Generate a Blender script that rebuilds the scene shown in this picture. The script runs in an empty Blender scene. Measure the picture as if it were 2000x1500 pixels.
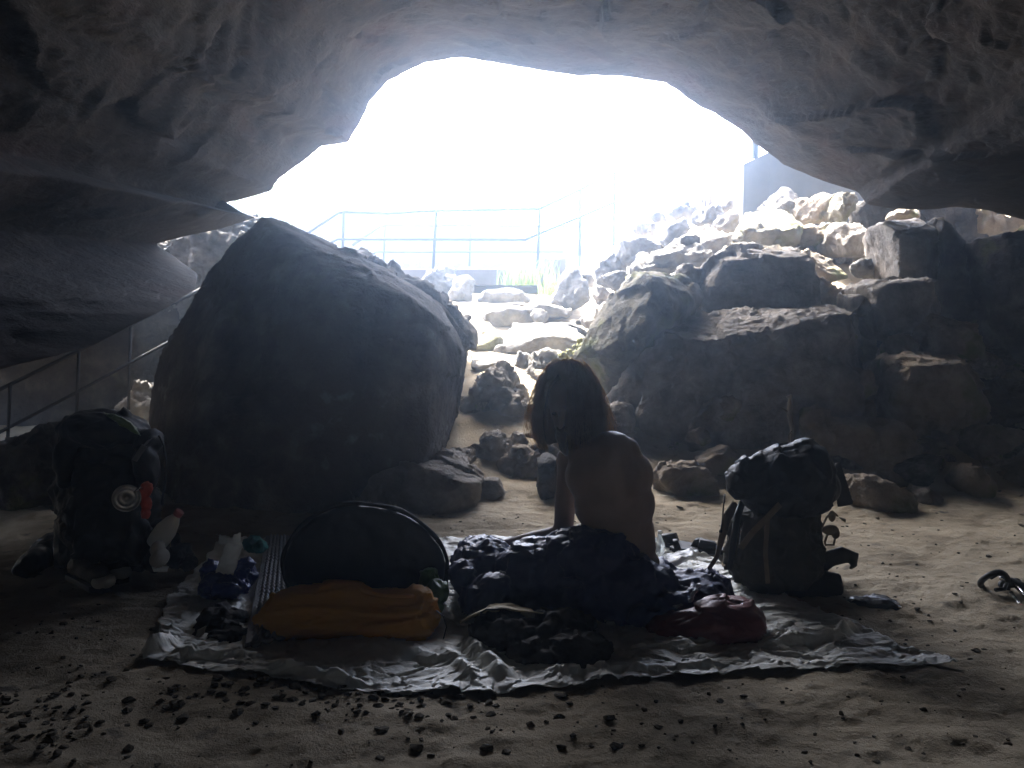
import bpy, bmesh, math, random
import numpy as np
from mathutils import Vector, Matrix
random.seed(7); rng = np.random.default_rng(11)
scene = bpy.context.scene; COL = scene.collection
R = math.radians

# ------------------------------------------------------------------ camera, sky, sun, exposure
CAM_H = 1.0; PITCH = math.atan(121/1600); FPX = 1600.0
cam_d = bpy.data.cameras.new('camera'); cam = bpy.data.objects.new('camera', cam_d); COL.objects.link(cam)
cam.location = (0, 0, CAM_H); cam.rotation_euler = (math.pi/2-PITCH, 0, 0)
cam_d.sensor_width = 36; cam_d.lens = 36*FPX/2000; cam_d.clip_end = 2000; cam_d.clip_start = 0.05
scene.camera = cam
SUN_EL, SUN_AZ = R(57), R(-24)        # azimuth measured from +Y (ahead of the camera), negative = left
world = bpy.data.worlds.new("World"); scene.world = world; world.use_nodes = True
wn = world.node_tree; bg = wn.nodes['Background']
sky = wn.nodes.new('ShaderNodeTexSky'); sky.sky_type = 'NISHITA'; sky.sun_disc = False
sky.sun_elevation = SUN_EL; sky.sun_rotation = SUN_AZ; sky.air_density = .6; sky.dust_density = 7.0; sky.ozone_density = .3
wn.links.new(sky.outputs[0], bg.inputs[0]); bg.inputs[1].default_value = 0.15
sl = bpy.data.lights.new('sun', 'SUN'); sl.energy = 2.6; sl.angle = R(0.5); sl.color = (1, .95, .87)
sun = bpy.data.objects.new('sun', sl); COL.objects.link(sun)
sdir = Vector((math.sin(SUN_AZ)*math.cos(SUN_EL), math.cos(SUN_AZ)*math.cos(SUN_EL), math.sin(SUN_EL)))
sun.rotation_euler = sdir.to_track_quat('Z', 'Y').to_euler(); sun.location = (-6, 14, 20)
scene.view_settings.view_transform = 'Standard'; scene.view_settings.look = 'None'
scene.view_settings.gamma = 1.0; scene.view_settings.exposure = 4.4
cy = scene.cycles; cy.use_denoising = True; cy.max_bounces = 8; cy.diffuse_bounces = 5; cy.volume_bounces = 1
cy.sample_clamp_indirect = .8; cy.use_light_tree = False; cy.use_adaptive_sampling = False
cy.use_guiding = True; cy.use_surface_guiding = True; cy.use_volume_guiding = True; cy.guiding_training_samples = 128

# ------------------------------------------------------------------ helpers
def P(px, py, d):
    """point seen at photo pixel (px,py), d metres ahead of the camera"""
    u = (px-1000)/FPX; v = (750-py)/FPX
    y = math.cos(PITCH)+v*math.sin(PITCH); z = -math.sin(PITCH)+v*math.cos(PITCH)
    s = d/y
    return np.array((u*s, d, CAM_H+z*s))
def G(px, py, h=0.0):
    """point of the level z = h seen at that pixel"""
    u = (px-1000)/FPX; v = (750-py)/FPX
    y = math.cos(PITCH)+v*math.sin(PITCH); z = -math.sin(PITCH)+v*math.cos(PITCH)
    s = (h-CAM_H)/z
    return np.array((u*s, y*s, h))

_perm = np.random.default_rng(3).permutation(256).astype(np.int64); _perm = np.concatenate([_perm, _perm, _perm])
_g = np.random.default_rng(4).normal(size=(256, 3)); _g /= np.linalg.norm(_g, axis=1)[:, None]
def noise(p):
    p = np.asarray(p, float); i = np.floor(p).astype(np.int64); f = p-i; i &= 255
    w = f*f*f*(f*(f*6-15)+10); out = 0
    for dx in (0, 1):
        for dy in (0, 1):
            for dz in (0, 1):
                h = _perm[_perm[_perm[(i[:, 0]+dx) & 255]+((i[:, 1]+dy) & 255)]+((i[:, 2]+dz) & 255)]
                g = _g[h]; d = f-np.array((dx, dy, dz))
                out = out+(g*d).sum(1)*(w[:, 0] if dx else 1-w[:, 0])*(w[:, 1] if dy else 1-w[:, 1])*(w[:, 2] if dz else 1-w[:, 2])
    return out*1.5
def fbm(p, octs=4, gain=.5, lac=2.03):
    a = 1; s = 0; p = np.asarray(p, float)
    for k in range(octs):
        s = s+a*noise(p+k*17.3); p = p*lac; a *= gain
    return s
def ridged(p, octs=3, gain=.5):
    a = 1; s = 0; p = np.asarray(p, float)
    for k in range(octs):
        s = s+a*(1-np.abs(noise(p+k*9.1))*2.2); p = p*2.07; a *= gain
    return s
def worley(p, seed=0):
    """distance to nearest jittered cell point, and a random value of that cell"""
    p = np.asarray(p, float); i = np.floor(p).astype(np.int64); best = np.full(len(p), 9.); val = np.zeros(len(p)); b2 = best.copy()
    for dx in (-1, 0, 1):
        for dy in (-1, 0, 1):
            for dz in (-1, 0, 1):
                c = i+np.array((dx, dy, dz)); h = _perm[_perm[_perm[(c[:, 0]+seed) & 255]+(c[:, 1] & 255)]+(c[:, 2] & 255)]
                q = c+.5+_g[h]*.45; d = np.linalg.norm(p-q, axis=1); m = d < best
                b2 = np.where(m, best, np.minimum(b2, d)); val = np.where(m, h/255., val); best = np.where(m, d, best)
    return best, b2, val

def facet(p, slope=.35, seed=0):
    """each jittered cell tilted its own way: flat broken faces with creases between them (units of p)"""
    p = np.asarray(p, float); i = np.floor(p).astype(np.int64); best = np.full(len(p), 9.); out = np.zeros(len(p))
    for dx in (-1, 0, 1):
        for dy in (-1, 0, 1):
            for dz in (-1, 0, 1):
                c = i+np.array((dx, dy, dz)); h = _perm[_perm[_perm[(c[:, 0]+seed) & 255]+(c[:, 1] & 255)]+(c[:, 2] & 255)]
                o = p-(c+.5+_g[h]*.45); d = np.linalg.norm(o, axis=1); m = d < best
                t = _g[(h*7+13) & 255]; out = np.where(m, (o*t).sum(1)*slope, out); best = np.where(m, d, best)
    return out
def crumple(scale, amp, seed=0, st=(1, 1, 1)):
    def f(co):
        q = co*np.array(st)*scale+seed; q = q+.25*np.stack([noise(q), noise(q+5), noise(q+9)], 1)
        return amp*(facet(q, 1.6, 3)+.5*facet(q*2.1, 1.6, 5))
    return f
def mesh_from(verts, faces, smooth=True):
    me = bpy.data.meshes.new('m'); verts = np.asarray(verts, float)
    me.from_pydata(verts.tolist(), [], faces if isinstance(faces, list) else faces.tolist()); me.update()
    if smooth: me.polygons.foreach_set('use_smooth', [True]*len(me.polygons))
    return me
def tag(o, label=None, cat=None, group=None, kind=None):
    for k, v in (('label', label), ('category', cat), ('group', group), ('kind', kind)):
        if v: o[k] = v
    return o
def empty(name, loc, label, cat, group=None):
    o = bpy.data.objects.new(name, None); COL.objects.link(o); o.location = Vector(loc); o.empty_display_size = .1
    return tag(o, label, cat, group)
def link(name, me, mat, parent=None):
    """me is in world coordinates; the object's origin goes to its base (or its parent's)"""
    me.name = name; me.materials.clear(); me.materials.append(mat)
    o = bpy.data.objects.new(name, me); COL.objects.link(o)
    n = len(me.vertices); co = np.empty(n*3); me.vertices.foreach_get('co', co); co = co.reshape(-1, 3)
    if parent is not None:
        o.parent = parent; top = parent; loc = np.array(parent.location)
        while top.parent: top = top.parent; loc = loc+np.array(top.location)
        co -= loc
    else:
        b = np.array(((co[:, 0].min()+co[:, 0].max())/2, (co[:, 1].min()+co[:, 1].max())/2, co[:, 2].min())); co -= b; o.location = Vector(b)
    me.vertices.foreach_set('co', co.ravel()); me.update()
    return o

class MB:
    """collects closed shapes in world coordinates"""
    def __init__(s): s.v = []; s.f = []
    def add(s, v, f):
        b = len(s.v); s.v.extend([tuple(map(float, q)) for q in v]); s.f.extend([tuple(i+b for i in g) for g in f]); return s
    def ell(s, c, r, rot=(0, 0, 0), nu=20, nv=12):
        M = np.array(Matrix.Rotation(rot[2], 3, 'Z') @ Matrix.Rotation(rot[1], 3, 'Y') @ Matrix.Rotation(rot[0], 3, 'X'))
        v = [(0, 0, -1)]; f = []
        for j in range(1, nv):
            t = -math.pi/2+math.pi*j/nv
            for i in range(nu):
                a = 2*math.pi*i/nu; v.append((math.cos(t)*math.cos(a), math.cos(t)*math.sin(a), math.sin(t)))
        v.append((0, 0, 1)); n = len(v)-1
        for i in range(nu):
            k = (i+1) % nu; f.append((0, 1+k, 1+i)); f.append((n, n-nu+i, n-nu+k))
            for j in range(nv-2): a = 1+j*nu; f.append((a+i, a+k, a+nu+k, a+nu+i))
        v = np.array(v)*np.array(r); v = v @ M.T+np.array(c); return s.add(v, f)
    def hull(s, pts):
        bm = bmesh.new()
        for p in pts: bm.verts.new(Vector(p))
        r = bmesh.ops.convex_hull(bm, input=bm.verts[:]); 
        bmesh.ops.delete(bm, geom=list({g for g in r['geom_interior']+r['geom_unused'] if isinstance(g, bmesh.types.BMVert)}), context='VERTS')
        bmesh.ops.recalc_face_normals(bm, faces=bm.faces[:]); bm.verts.index_update()
        s.add([v.co[:] for v in bm.verts], [tuple(v.index for v in f.verts) for f in bm.faces]); bm.free(); return s
    def cap(s, a, b, ra, rb, fl=1.0):
        """tapered capsule"""
        a = np.array(a, float); b = np.array(b, float); pts = []
        for c, r in ((a, ra), (b, rb)):
            for j in range(-3, 4):
                t = j*math.pi/6.01
                for i in range(14):
                    q = 2*math.pi*i/14; pts.append(c+r*np.array((math.cos(t)*math.cos(q), math.cos(t)*math.sin(q)*fl, math.sin(t))))
        return s.hull(pts)
    def tube(s, pts, r, n=8, closed=False, caps=True, flat=None):
        pts = [np.array(p, float) for p in pts]; m = len(pts); f = []; v = []
        rr = r if hasattr(r, '__len__') else [r]*m; prev = None
        for k, p in enumerate(pts):
            t = (pts[(k+1) % m]-pts[k-1]) if (closed or 0 < k < m-1) else (pts[1]-pts[0] if k == 0 else pts[-1]-pts[-2])
            t = t/(np.linalg.norm(t)+1e-9)
            if prev is None: up = np.array((0, 0, 1.)) if abs(t[2]) < .9 else np.array((1., 0, 0))
            else: up = prev
            x = np.cross(up, t); x /= np.linalg.norm(x)+1e-9; u = np.cross(t, x); prev = u
            for i in range(n):
                a = 2*math.pi*i/n; v.append(p+x*math.cos(a)*rr[k]*(flat or 1)+u*math.sin(a)*rr[k])
        K = m if closed else m-1
        for k in range(K):
            a = k*n; b = ((k+1) % m)*n
            for i in range(n): j = (i+1) % n; f.append((a+i, a+j, b+j, b+i))
        if caps and not closed: f.append(tuple(range(n-1, -1, -1))); f.append(tuple((m-1)*n+i for i in range(n)))
        return s.add(v, f)
    def box(s, c, h, rz=0, bev=0):
        cs, sn = math.cos(rz), math.sin(rz); pts = []
        for sx in (-1, 1):
            for sy in (-1, 1):
                for sz in (-1, 1):
                    for q in (0, 1, 2) if bev else (0,):
                        d = [h[0]*sx, h[1]*sy, h[2]*sz]
                        if bev:
                            for w in range(3):
                                if w != q: d[w] -= bev*(sx, sy, sz)[w]
                        pts.append((c[0]+d[0]*cs-d[1]*sn, c[1]+d[0]*sn+d[1]*cs, c[2]+d[2]))
        return s.hull(pts)
    def lathe(s, c, prof, axis=(0, 0, 1), n=24):
        q = Vector((0, 0, 1)).rotation_difference(Vector(axis).normalized()).to_matrix(); M = np.array(q); v = []; f = []
        for r, z in prof:
            for i in range(n): a = 2*math.pi*i/n; v.append((r*math.cos(a), r*math.sin(a), z))
        for k in range(len(prof)-1):
            for i in range(n): j = (i+1) % n; f.append((k*n+i, k*n+j, (k+1)*n+j, (k+1)*n+i))
        f.append(tuple(range(n-1, -1, -1))); f.append(tuple((len(prof)-1)*n+i for i in range(n)))
        return s.add(np.array(v) @ M.T+np.array(c), f)
    def mesh(s, smooth=True): return mesh_from(s.v, s.f, smooth)
    def remesh(s, voxel, smooth=2, disp=None):
        me = mesh_from(s.v, s.f); o = bpy.data.objects.new('tmp', me); COL.objects.link(o)
        m = o.modifiers.new('r', 'REMESH'); m.mode = 'VOXEL'; m.voxel_size = voxel; m.use_smooth_shade = True
        if smooth: k = o.modifiers.new('s', 'SMOOTH'); k.factor = .5; k.iterations = smooth
        dg = bpy.context.evaluated_depsgraph_get(); out = bpy.data.meshes.new_from_object(o.evaluated_get(dg))
        bpy.data.objects.remove(o); bpy.data.meshes.remove(me)
        if disp is not None: displace(out, disp)
        out.polygons.foreach_set('use_smooth', [True]*len(out.polygons))
        return out
def coords(me):
    n = len(me.vertices); co = np.empty(n*3); me.vertices.foreach_get('co', co); return co.reshape(-1, 3)
def normals(me):
    n = len(me.vertices); no = np.empty(n*3); me.vertex_normals.foreach_get('vector', no); return no.reshape(-1, 3)
def displace(me, fn):
    co = coords(me); no = normals(me); d = fn(co)
    co = co+no*np.asarray(d)[:, None]; me.vertices.foreach_set('co', co.ravel()); me.update()
def wrinkle(scale, amp, stretch=(1, 1, 1), seed=0., fine=.35):
    def f(co):
        q = co*np.array(stretch)*scale+seed; w = q+.6*np.stack([noise(q*.6+3), noise(q*.6+7), noise(q*.6+11)], 1)
        return amp*((ridged(w, 2)-.9)*.8+fine*noise(w*3.1))
    return f

# ------------------------------------------------------------------ materials
def mat(name, ramp, scale=6, rough=.9, bump=.0, bscale=40, spec=.3, detail=8, stretch=(1, 1, 1), bdist=.01, sheen=0, trans=0, bump2=None, metallic=0, moss=None, veins=None):
    m = bpy.data.materials.new(name); m.use_nodes = True; nt = m.node_tree; N = nt.nodes; L = nt.links
    b = N['Principled BSDF']; b.inputs['Roughness'].default_value = rough; b.inputs['Specular IOR Level'].default_value = spec
    b.inputs['Metallic'].default_value = metallic
    tc = N.new('ShaderNodeTexCoord'); mp = N.new('ShaderNodeMapping'); mp.inputs['Scale'].default_value = stretch
    L.new(tc.outputs['Object'], mp.inputs[0]); src = mp.outputs[0]
    nz = N.new('ShaderNodeTexNoise'); nz.inputs['Scale'].default_value = scale; nz.inputs['Detail'].default_value = detail; nz.inputs['Roughness'].default_value = .62
    L.new(src, nz.inputs['Vector']); cr = N.new('ShaderNodeValToRGB'); L.new(nz.outputs['Fac'], cr.inputs[0])
    el = cr.color_ramp.elements; n = len(ramp)
    while len(el) < n: el.new(.5)
    for k, c in enumerate(ramp): el[k].position = .3+.4*k/max(n-1, 1); el[k].color = (*c, 1)
    col = cr.outputs[0]
    def mixin(colr, sc, lo, hi, up=None):
        nonlocal col
        n2 = N.new('ShaderNodeTexNoise'); n2.inputs['Scale'].default_value = sc; n2.inputs['Detail'].default_value = 6; L.new(src, n2.inputs['Vector'])
        mr = N.new('ShaderNodeMapRange'); mr.inputs[1].default_value = lo; mr.inputs[2].default_value = hi; L.new(n2.outputs['Fac'], mr.inputs[0])
        fac = mr.outputs[0]
        mx = N.new('ShaderNodeMix'); mx.data_type = 'RGBA'; L.new(fac, mx.inputs[0]); L.new(col, mx.inputs[6]); mx.inputs[7].default_value = (*colr, 1); col = mx.outputs[2]
    if moss: mixin(*moss)
    if veins: mixin(*veins)
    L.new(col, b.inputs['Base Color'])
    if bump:
        last = None
        for sc, st, dist in ([(bscale, bump, bdist)]+([bump2] if bump2 else [])):
            n3 = N.new('ShaderNodeTexNoise'); n3.inputs['Scale'].default_value = sc; n3.inputs['Detail'].default_value = 10; n3.inputs['Roughness'].default_value = .65
            L.new(src, n3.inputs['Vector']); bp = N.new('ShaderNodeBump'); bp.inputs['Strength'].default_value = st; bp.inputs['Distance'].default_value = dist
            L.new(n3.outputs['Fac'], bp.inputs['Height'])
            if last: L.new(last, bp.inputs['Normal'])
            last = bp.outputs[0]
        L.new(last, b.inputs['Normal'])
    if sheen: b.inputs['Sheen Weight'].default_value = sheen
    if trans:
        tr = N.new('ShaderNodeBsdfTranslucent'); L.new(col, tr.inputs[0]); mx = N.new('ShaderNodeMixShader'); mx.inputs[0].default_value = trans
        L.new(b.outputs[0], mx.inputs[1]); L.new(tr.outputs[0], mx.inputs[2]); L.new(mx.outputs[0], N['Material Output'].inputs[0])
    return m
M_rock = mat('rock grey brown', [(.12, .106, .092), (.23, .203, .172), (.36, .322, .272)], 5, .92, .7, 28, bdist=.04, bump2=(130, .8, .010), spec=.2)
M_rock2 = mat('rock warm', [(.13, .107, .082), (.26, .215, .165), (.39, .33, .25)], 4, .92, .7, 24, bdist=.04, bump2=(120, .8, .010), spec=.2, moss=((.12, .15, .045), 2.2, .56, .7))
M_rock3 = mat('rock pale', [(.07, .066, .06), (.15, .14, .127), (.25, .235, .21)], 5, .92, .7, 26, bdist=.04, bump2=(130, .8, .010), spec=.2)
M_moss = mat('rock mossy', [(.11, .10, .08), (.19, .172, .13), (.28, .25, .19)], 5, .95, .8, 28, bdist=.04, bump2=(110, .8, .012), spec=.15, moss=((.17, .18, .06), 3.0, .50, .68))
M_dark = mat('rock darkened for shade and glare', [(.022, .019, .017), (.055, .048, .042), (.12, .105, .09)], 4, .85, .9, 18, bdist=.045, bump2=(110, .8, .010), spec=.2, moss=((.17, .17, .05), 1.6, .62, .74))  # rock colour darkened for shaded corners and to hold back overlit cliffs
M_boulder = mat('boulder brown black', [(.03, .024, .020), (.085, .069, .056), (.19, .155, .125)], 3, .85, 1.0, 14, bdist=.06, bump2=(90, .9, .012), spec=.35, moss=((.10, .075, .05), 1.3, .5, .66), veins=((.16, .15, .13), 6, .62, .7))
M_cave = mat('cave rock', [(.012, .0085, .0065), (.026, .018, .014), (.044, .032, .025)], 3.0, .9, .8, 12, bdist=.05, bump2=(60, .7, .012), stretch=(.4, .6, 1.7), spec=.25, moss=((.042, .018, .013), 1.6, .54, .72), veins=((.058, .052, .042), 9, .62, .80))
M_sand = mat('sand', [(.19, .156, .108), (.33, .277, .197), (.44, .375, .275)], 2.5, .97, .8, 70, bdist=.012, bump2=(230, .8, .005), spec=.12, detail=12, veins=((.10, .085, .07), 9, .62, .74))
M_clod = mat('damp soil', [(.05, .042, .031), (.095, .08, .058), (.15, .127, .092)], 30, .95, .8, 120, spec=.15)
M_tarp = mat('groundsheet', [(.56, .56, .51), (.68, .68, .62), (.76, .75, .69)], 7, .55, .4, 70, spec=.45, bdist=.004, bump2=(20, .3, .01))
M_conc2 = mat('dark concrete', [(.04, .04, .04), (.055, .055, .055), (.07, .07, .068)], 3, .9, .3, 60)
M_conc = mat('concrete', [(.09, .078, .074), (.12, .105, .10), (.15, .135, .13)], 3, .9, .3, 60)
M_steel = mat('painted steel', [(.014, .015, .016), (.022, .023, .025)], 20, .8, spec=.1)
M_skin = mat('skin', [(.18, .135, .112), (.225, .17, .142), (.26, .2, .17)], 5, .5, .12, 220, bdist=.001, spec=.4)
M_skin.node_tree.nodes['Principled BSDF'].inputs['Subsurface Weight'].default_value = .04
M_skin.node_tree.nodes['Principled BSDF'].inputs['Subsurface Radius'].default_value = (.02, .008, .004)
M_hair = mat('brown hair', [(.03, .02, .011), (.06, .037, .02), (.10, .062, .034)], 40, .45, .5, 160, spec=.5, stretch=(1, 1, .08))
M_wisp = mat('hair strands', [(.36, .24, .12), (.52, .36, .20)], 30, .5, spec=.4, trans=.85)  # much paler than the hair, so the backlit rim shows gold
M_navy = mat('navy nylon', [(.016, .022, .08), (.028, .036, .12)], 9, .5, .35, 60, spec=.4, bdist=.006)
M_orange = mat('orange nylon', [(.66, .33, .05), (.76, .42, .08)], 5, .6, .8, 26, spec=.35, bdist=.012, stretch=(.35, 1.2, 2), trans=.42)
M_maroon = mat('maroon nylon', [(.11, .024, .026), (.17, .04, .04)], 6, .5, .35, 50, spec=.4, bdist=.006)
M_black = mat('black fabric', [(.006, .008, .009), (.012, .014, .016)], 12, .6, .3, 90, spec=.4, bdist=.004)
M_blackshine = mat('black coated nylon', [(.008, .009, .010), (.015, .016, .018)], 12, .6, .4, 50, spec=.3, bdist=.006)
M_blacksoft = mat('dark grey cloth', [(.03, .03, .032), (.06, .057, .055)], 14, .85, .4, 70, spec=.2)
M_olive = mat('olive canvas', [(.035, .034, .026), (.07, .065, .048)], 10, .8, .4, 120, spec=.2)
M_strap = mat('tan webbing', [(.13, .10, .07), (.19, .15, .10)], 30, .8, .4, 300, spec=.2)
M_pad = mat('foam pad', [(.17, .175, .18), (.24, .245, .25)], 20, .5, spec=.4)
M_tan = mat('tan canvas', [(.34, .28, .17), (.42, .35, .22)], 20, .8, .3, 200)
M_blue = mat('blue plastic', [(.02, .035, .16), (.035, .06, .27)], 9, .28, .3, 40, spec=.6, trans=.2)
M_white = mat('white plastic', [(.62, .62, .60), (.74, .74, .71)], 9, .35, .3, 40, spec=.5, trans=.35)
M_paper = mat('off white sheet', [(.62, .62, .58), (.72, .71, .66)], 9, .5, .3, 40, trans=.6)
M_teal = mat('teal cloth', [(.02, .14, .13), (.03, .2, .19)], 20, .8, .4, 90)
M_green = mat('green plastic', [(.05, .13, .025), (.12, .24, .05)], 9, .4, .3, 40, spec=.5, trans=.35)
M_red = mat('red fabric', [(.42, .05, .025), (.55, .08, .04)], 20, .6, .4, 90, trans=.15)
M_pink = mat('dull pink plastic', [(.30, .08, .07), (.36, .11, .10)], 20, .4)
M_chrome = mat('brushed aluminium', [(.55, .56, .57), (.65, .66, .67)], 30, .22, metallic=1)
M_rubber = mat('grey rubber', [(.27, .26, .22), (.36, .34, .29)], 30, .7, .3, 90)
M_boot = mat('boot leather', [(.022, .02, .016), (.045, .04, .032)], 30, .7, .4, 120, spec=.25)
M_leaf = mat('leaf green', [(.10, .16, .04), (.2, .27, .09)], 4, .6, trans=.45)
M_twig = mat('dry twig', [(.12, .09, .06), (.2, .16, .11)], 10, .9)
def glassy(name, c, rough=.1, w=.75):
    m = bpy.data.materials.new(name); m.use_nodes = True; b = m.node_tree.nodes['Principled BSDF']
    b.inputs['Base Color'].default_value = (*c, 1); b.inputs['Transmission Weight'].default_value = w; b.inputs['Roughness'].default_value = rough; b.inputs['IOR'].default_value = 1.3
    return m
M_clear = glassy('clear bottle plastic', (.85, .9, .9), .12, .7)

# ------------------------------------------------------------------ ground
def lerp(x, xs, ys): return np.interp(x, xs, ys)
def sm(t): t = np.clip(t, 0, 1); return t*t*(3-2*t)
def ground_h(x, y, fine=True):
    x = np.asarray(x, float); y = np.asarray(y, float)
    zp = lerp(y, [4.6, 5.3, 7, 8.5, 11, 12, 16, 400], [0, .12, .62, .86, 1.26, 1.42, 1.6, 1.6])
    zr = lerp(y, [4.9, 5.5, 6.5, 7.8, 9, 11, 15, 400], [0, .2, .68, 1.3, 1.8, 2.2, 2.3, 2.3])
    zl = lerp(y, [8.5, 10, 12, 14, 18, 400], [0, .15, 1.0, 1.6, 1.9, 1.9])
    wr = sm((x-.15*y+.35)/(.13*y+.1)); wl = sm((-x-.06*y-.3)/(.1*y+.1))
    h = zp*(1-wr)*(1-wl)+zr*wr+zl*wl*(1-wr)
    p = np.stack([x.ravel(), y.ravel(), np.zeros(x.size)], 1); near = np.clip((5.2-y)/.6, 0, 1)
    n = .018*fbm(p*2.1, 3).reshape(x.shape)
    if fine:
        n = n+near*(.006*(ridged(p*np.array((3.2, 5.2, 1))+5, 2)-1).reshape(x.shape)+.0060*fbm(p*np.array((11, 15, 1)), 3).reshape(x.shape)+.0034*fbm(p*37, 2).reshape(x.shape))
    n = n+(1-near)*.06*fbm(p*1.4+9, 3).reshape(x.shape)
    return h+n
xs = np.concatenate([-6-np.geomspace(.1, 300, 26)[::-1], np.linspace(-6, -2.7, 60), np.linspace(-2.68, 2.9, 460), np.linspace(2.93, 7, 80), 7+np.geomspace(.1, 300, 26)])
ys = np.concatenate([-6-np.geomspace(.2, 300, 14)[::-1], np.linspace(-5.8, 1.2, 30), np.linspace(1.22, 5.2, 330), np.linspace(5.25, 16, 120), 16+np.geomspace(.2, 500, 30)])
X, Y = np.meshgrid(xs, ys); Z = ground_h(X, Y)
nx, ny = len(xs), len(ys); idx = np.arange(nx*ny).reshape(ny, nx)
F = np.stack([idx[:-1, :-1], idx[:-1, 1:], idx[1:, 1:], idx[1:, :-1]], -1).reshape(-1, 4)
gm = mesh_from(np.stack([X.ravel(), Y.ravel(), Z.ravel()], 1), F)
g = bpy.data.objects.new('ground', gm); gm.materials.append(M_sand); COL.objects.link(g); tag(g, kind='structure')
def gz(x, y): return float(ground_h(np.array([x]), np.array([y]), False)[0])

# ------------------------------------------------------------------ cave shell: roof, left wall and right wall in one rock
E = [(-430, 1200, 2.9), (-420, 1010, 3.0), (-330, 880, 3.2), (-150, 790, 3.45), (0, 722, 3.7), (60, 706, 3.85), (120, 692, 4.0), (185, 676, 4.2), (250, 640, 4.5), (300, 612, 4.8), (350, 590, 5.2),
     (378, 562, 5.7), (384, 535, 6.1), (345, 505, 6.4), (305, 477, 6.5), (360, 462, 6.6), (430, 448, 6.7), (500, 424, 6.8), (455, 417, 6.9), (425, 414, 7.0), (440, 398, 7.05), (492, 384, 7.15), (530, 372, 7.2),
     (545, 350, 7.3), (585, 320, 7.4), (628, 284, 7.6), (680, 278, 7.7), (704, 240, 7.8), (722, 200, 7.9), (760, 155, 8), (830, 122, 8), (900, 112, 8), (1000, 128, 8), (1130, 148, 8), (1220, 150, 8), (1300, 163, 8), (1345, 195, 8),
     (1400, 225, 8), (1450, 255, 8), (1480, 285, 8), (1530, 322, 8), (1600, 350, 7.8), (1675, 374, 7.5), (1692, 398, 7.3), (1740, 408, 7.2), (1810, 409, 7.1), (1870, 404, 7), (1930, 412, 6.9), (2000, 428, 6.7), (2150, 470, 6.4), (2350, 620, 5.9), (2450, 850, 5.5), (2480, 1100, 5.2)]
def resample(pts, n):
    pts = np.array(pts, float); s = np.concatenate([[0], np.cumsum(np.linalg.norm(np.diff(pts[:, :2], axis=0), axis=1))]); t = np.linspace(0, s[-1], n)
    return np.stack([np.interp(t, s, pts[:, k]) for k in range(3)], 1), t/s[-1]
NU = 560
Ep, U = resample(E, NU); Ew = np.array([P(*e) for e in Ep])
# ring angles: left wall / roof / right wall
ks = np.cumsum(np.concatenate([[0], np.linalg.norm(np.diff(np.array(E)[:, :2], axis=0), axis=1)])); ks /= ks[-1]
ang = np.interp(U, [0, ks[4], ks[17], ks[26], ks[32], ks[38], ks[44], ks[50], 1], [R(200), R(186), R(160), R(140), R(95), R(60), R(38), R(8), R(-18)])
def ring(y, rx, rz, cx=.3, cz=.75):
    return np.stack([cx+rx*np.cos(ang), np.full(NU, y), cz+rz*np.sin(ang)], 1)
rings = [(-9, ring(-6.0, .3, .3)), (-8, ring(-5.4, 2.2, 1.8)), (-6, ring(-3.5, 3.4, 2.5)), (-3, ring(-.8, 3.3, 2.5)), (0, ring(1.8, 3.0, 2.35))]
Q1, Q0 = Ew, rings[-1][1]
rowsV = []
def blend(a, b, n, last=False, ease=False):
    for k in range(n):
        t = k/n; rowsV.append(a*(1-t)+b*t)
for (i, a), (j, b) in zip(rings[:-1], rings[1:]): blend(a, b, 12)
mid = (Q0+Q1)/2+np.stack([.35*np.cos(ang), np.zeros(NU), .30*np.sin(ang)], 1)   # vault between
for k in range(170):
    t = (k/170); rowsV.append(Q0*(1-t)**2+2*mid*t*(1-t)+Q1*t*t)
cliff = np.exp(-np.clip((ks[11]-U)/.012, 0, 50)); back = 1-cliff                 # left of the boulder the rock runs on backwards as a low roof, extended unseen to block sun
rad = np.stack([np.cos(ang), np.zeros(NU), np.maximum(np.sin(ang), .1)], 1)
bt = np.array([P(min(e[0], 320)*.95-60, 560, 11.8) for e in Ep])
O1 = (Ew+rad*.14+np.array((0, .14, .0)))*cliff[:, None]+(Ew*.85+bt*.15+np.array((0, 0, .12)))*back[:, None]
O2 = (Ew+rad*.7+np.array((0, .3, .15)))*cliff[:, None]+bt*back[:, None]
O3 = (Ew+rad*3+np.array((0, .4, 1.5)))*cliff[:, None]+(bt+np.array((-.6, .8, 1.5)))*back[:, None]
O4 = Ew*.5+rad*7+np.array((0, 0, 6.)); O5 = ring(-8, 8, 9)
for a, b, n in ((Q1, O1, 12), (O1, O2, 30), (O2, O3, 26), (O3, O4, 10), (O4, O5, 10)): blend(a, b, n)
rowsV.append(O5); V = np.array(rowsV); nv = len(V)
pts = V.reshape(-1, 3); q = pts*np.array((.55, .75, 1.0))
qs = pts @ np.array(Matrix.Rotation(R(-28), 3, 'Y'))+.5*noise(pts*.45)[:, None]
dn = .12*fbm(q*.6+3, 2)+.03*fbm(qs*np.array((1.2, 1.2, 5)), 3)+.014*fbm(pts*np.array((3, 3, 5)), 4, .6)+.11*facet(qs*np.array((.7, .7, 1.7))+3, .8, 2)+.035*facet(qs*np.array((2, 2, 4.4))+8, .8, 4)+.012*fbm(pts*14, 3)-.035*np.maximum(0, 1-np.abs(noise(qs*np.array((.25, .25, .9))+3))*16)-.010*np.maximum(0, 1-np.abs(noise(qs*np.array((.6, .6, 2.2))+8))*9)
wq, wq2, wv = worley(pts*np.array((1.1, 1.1, 1.9))+.5*np.stack([noise(pts), noise(pts+5), noise(pts+9)], 1)); dn += .0*(wv-.5)*np.clip((wq2-wq)*6, 0, 1)
taper = np.ones((nv, NU)); e0 = 48+170
for k in range(nv): taper[k] *= .18+.82*min(1, abs(k-e0)/26)
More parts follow.
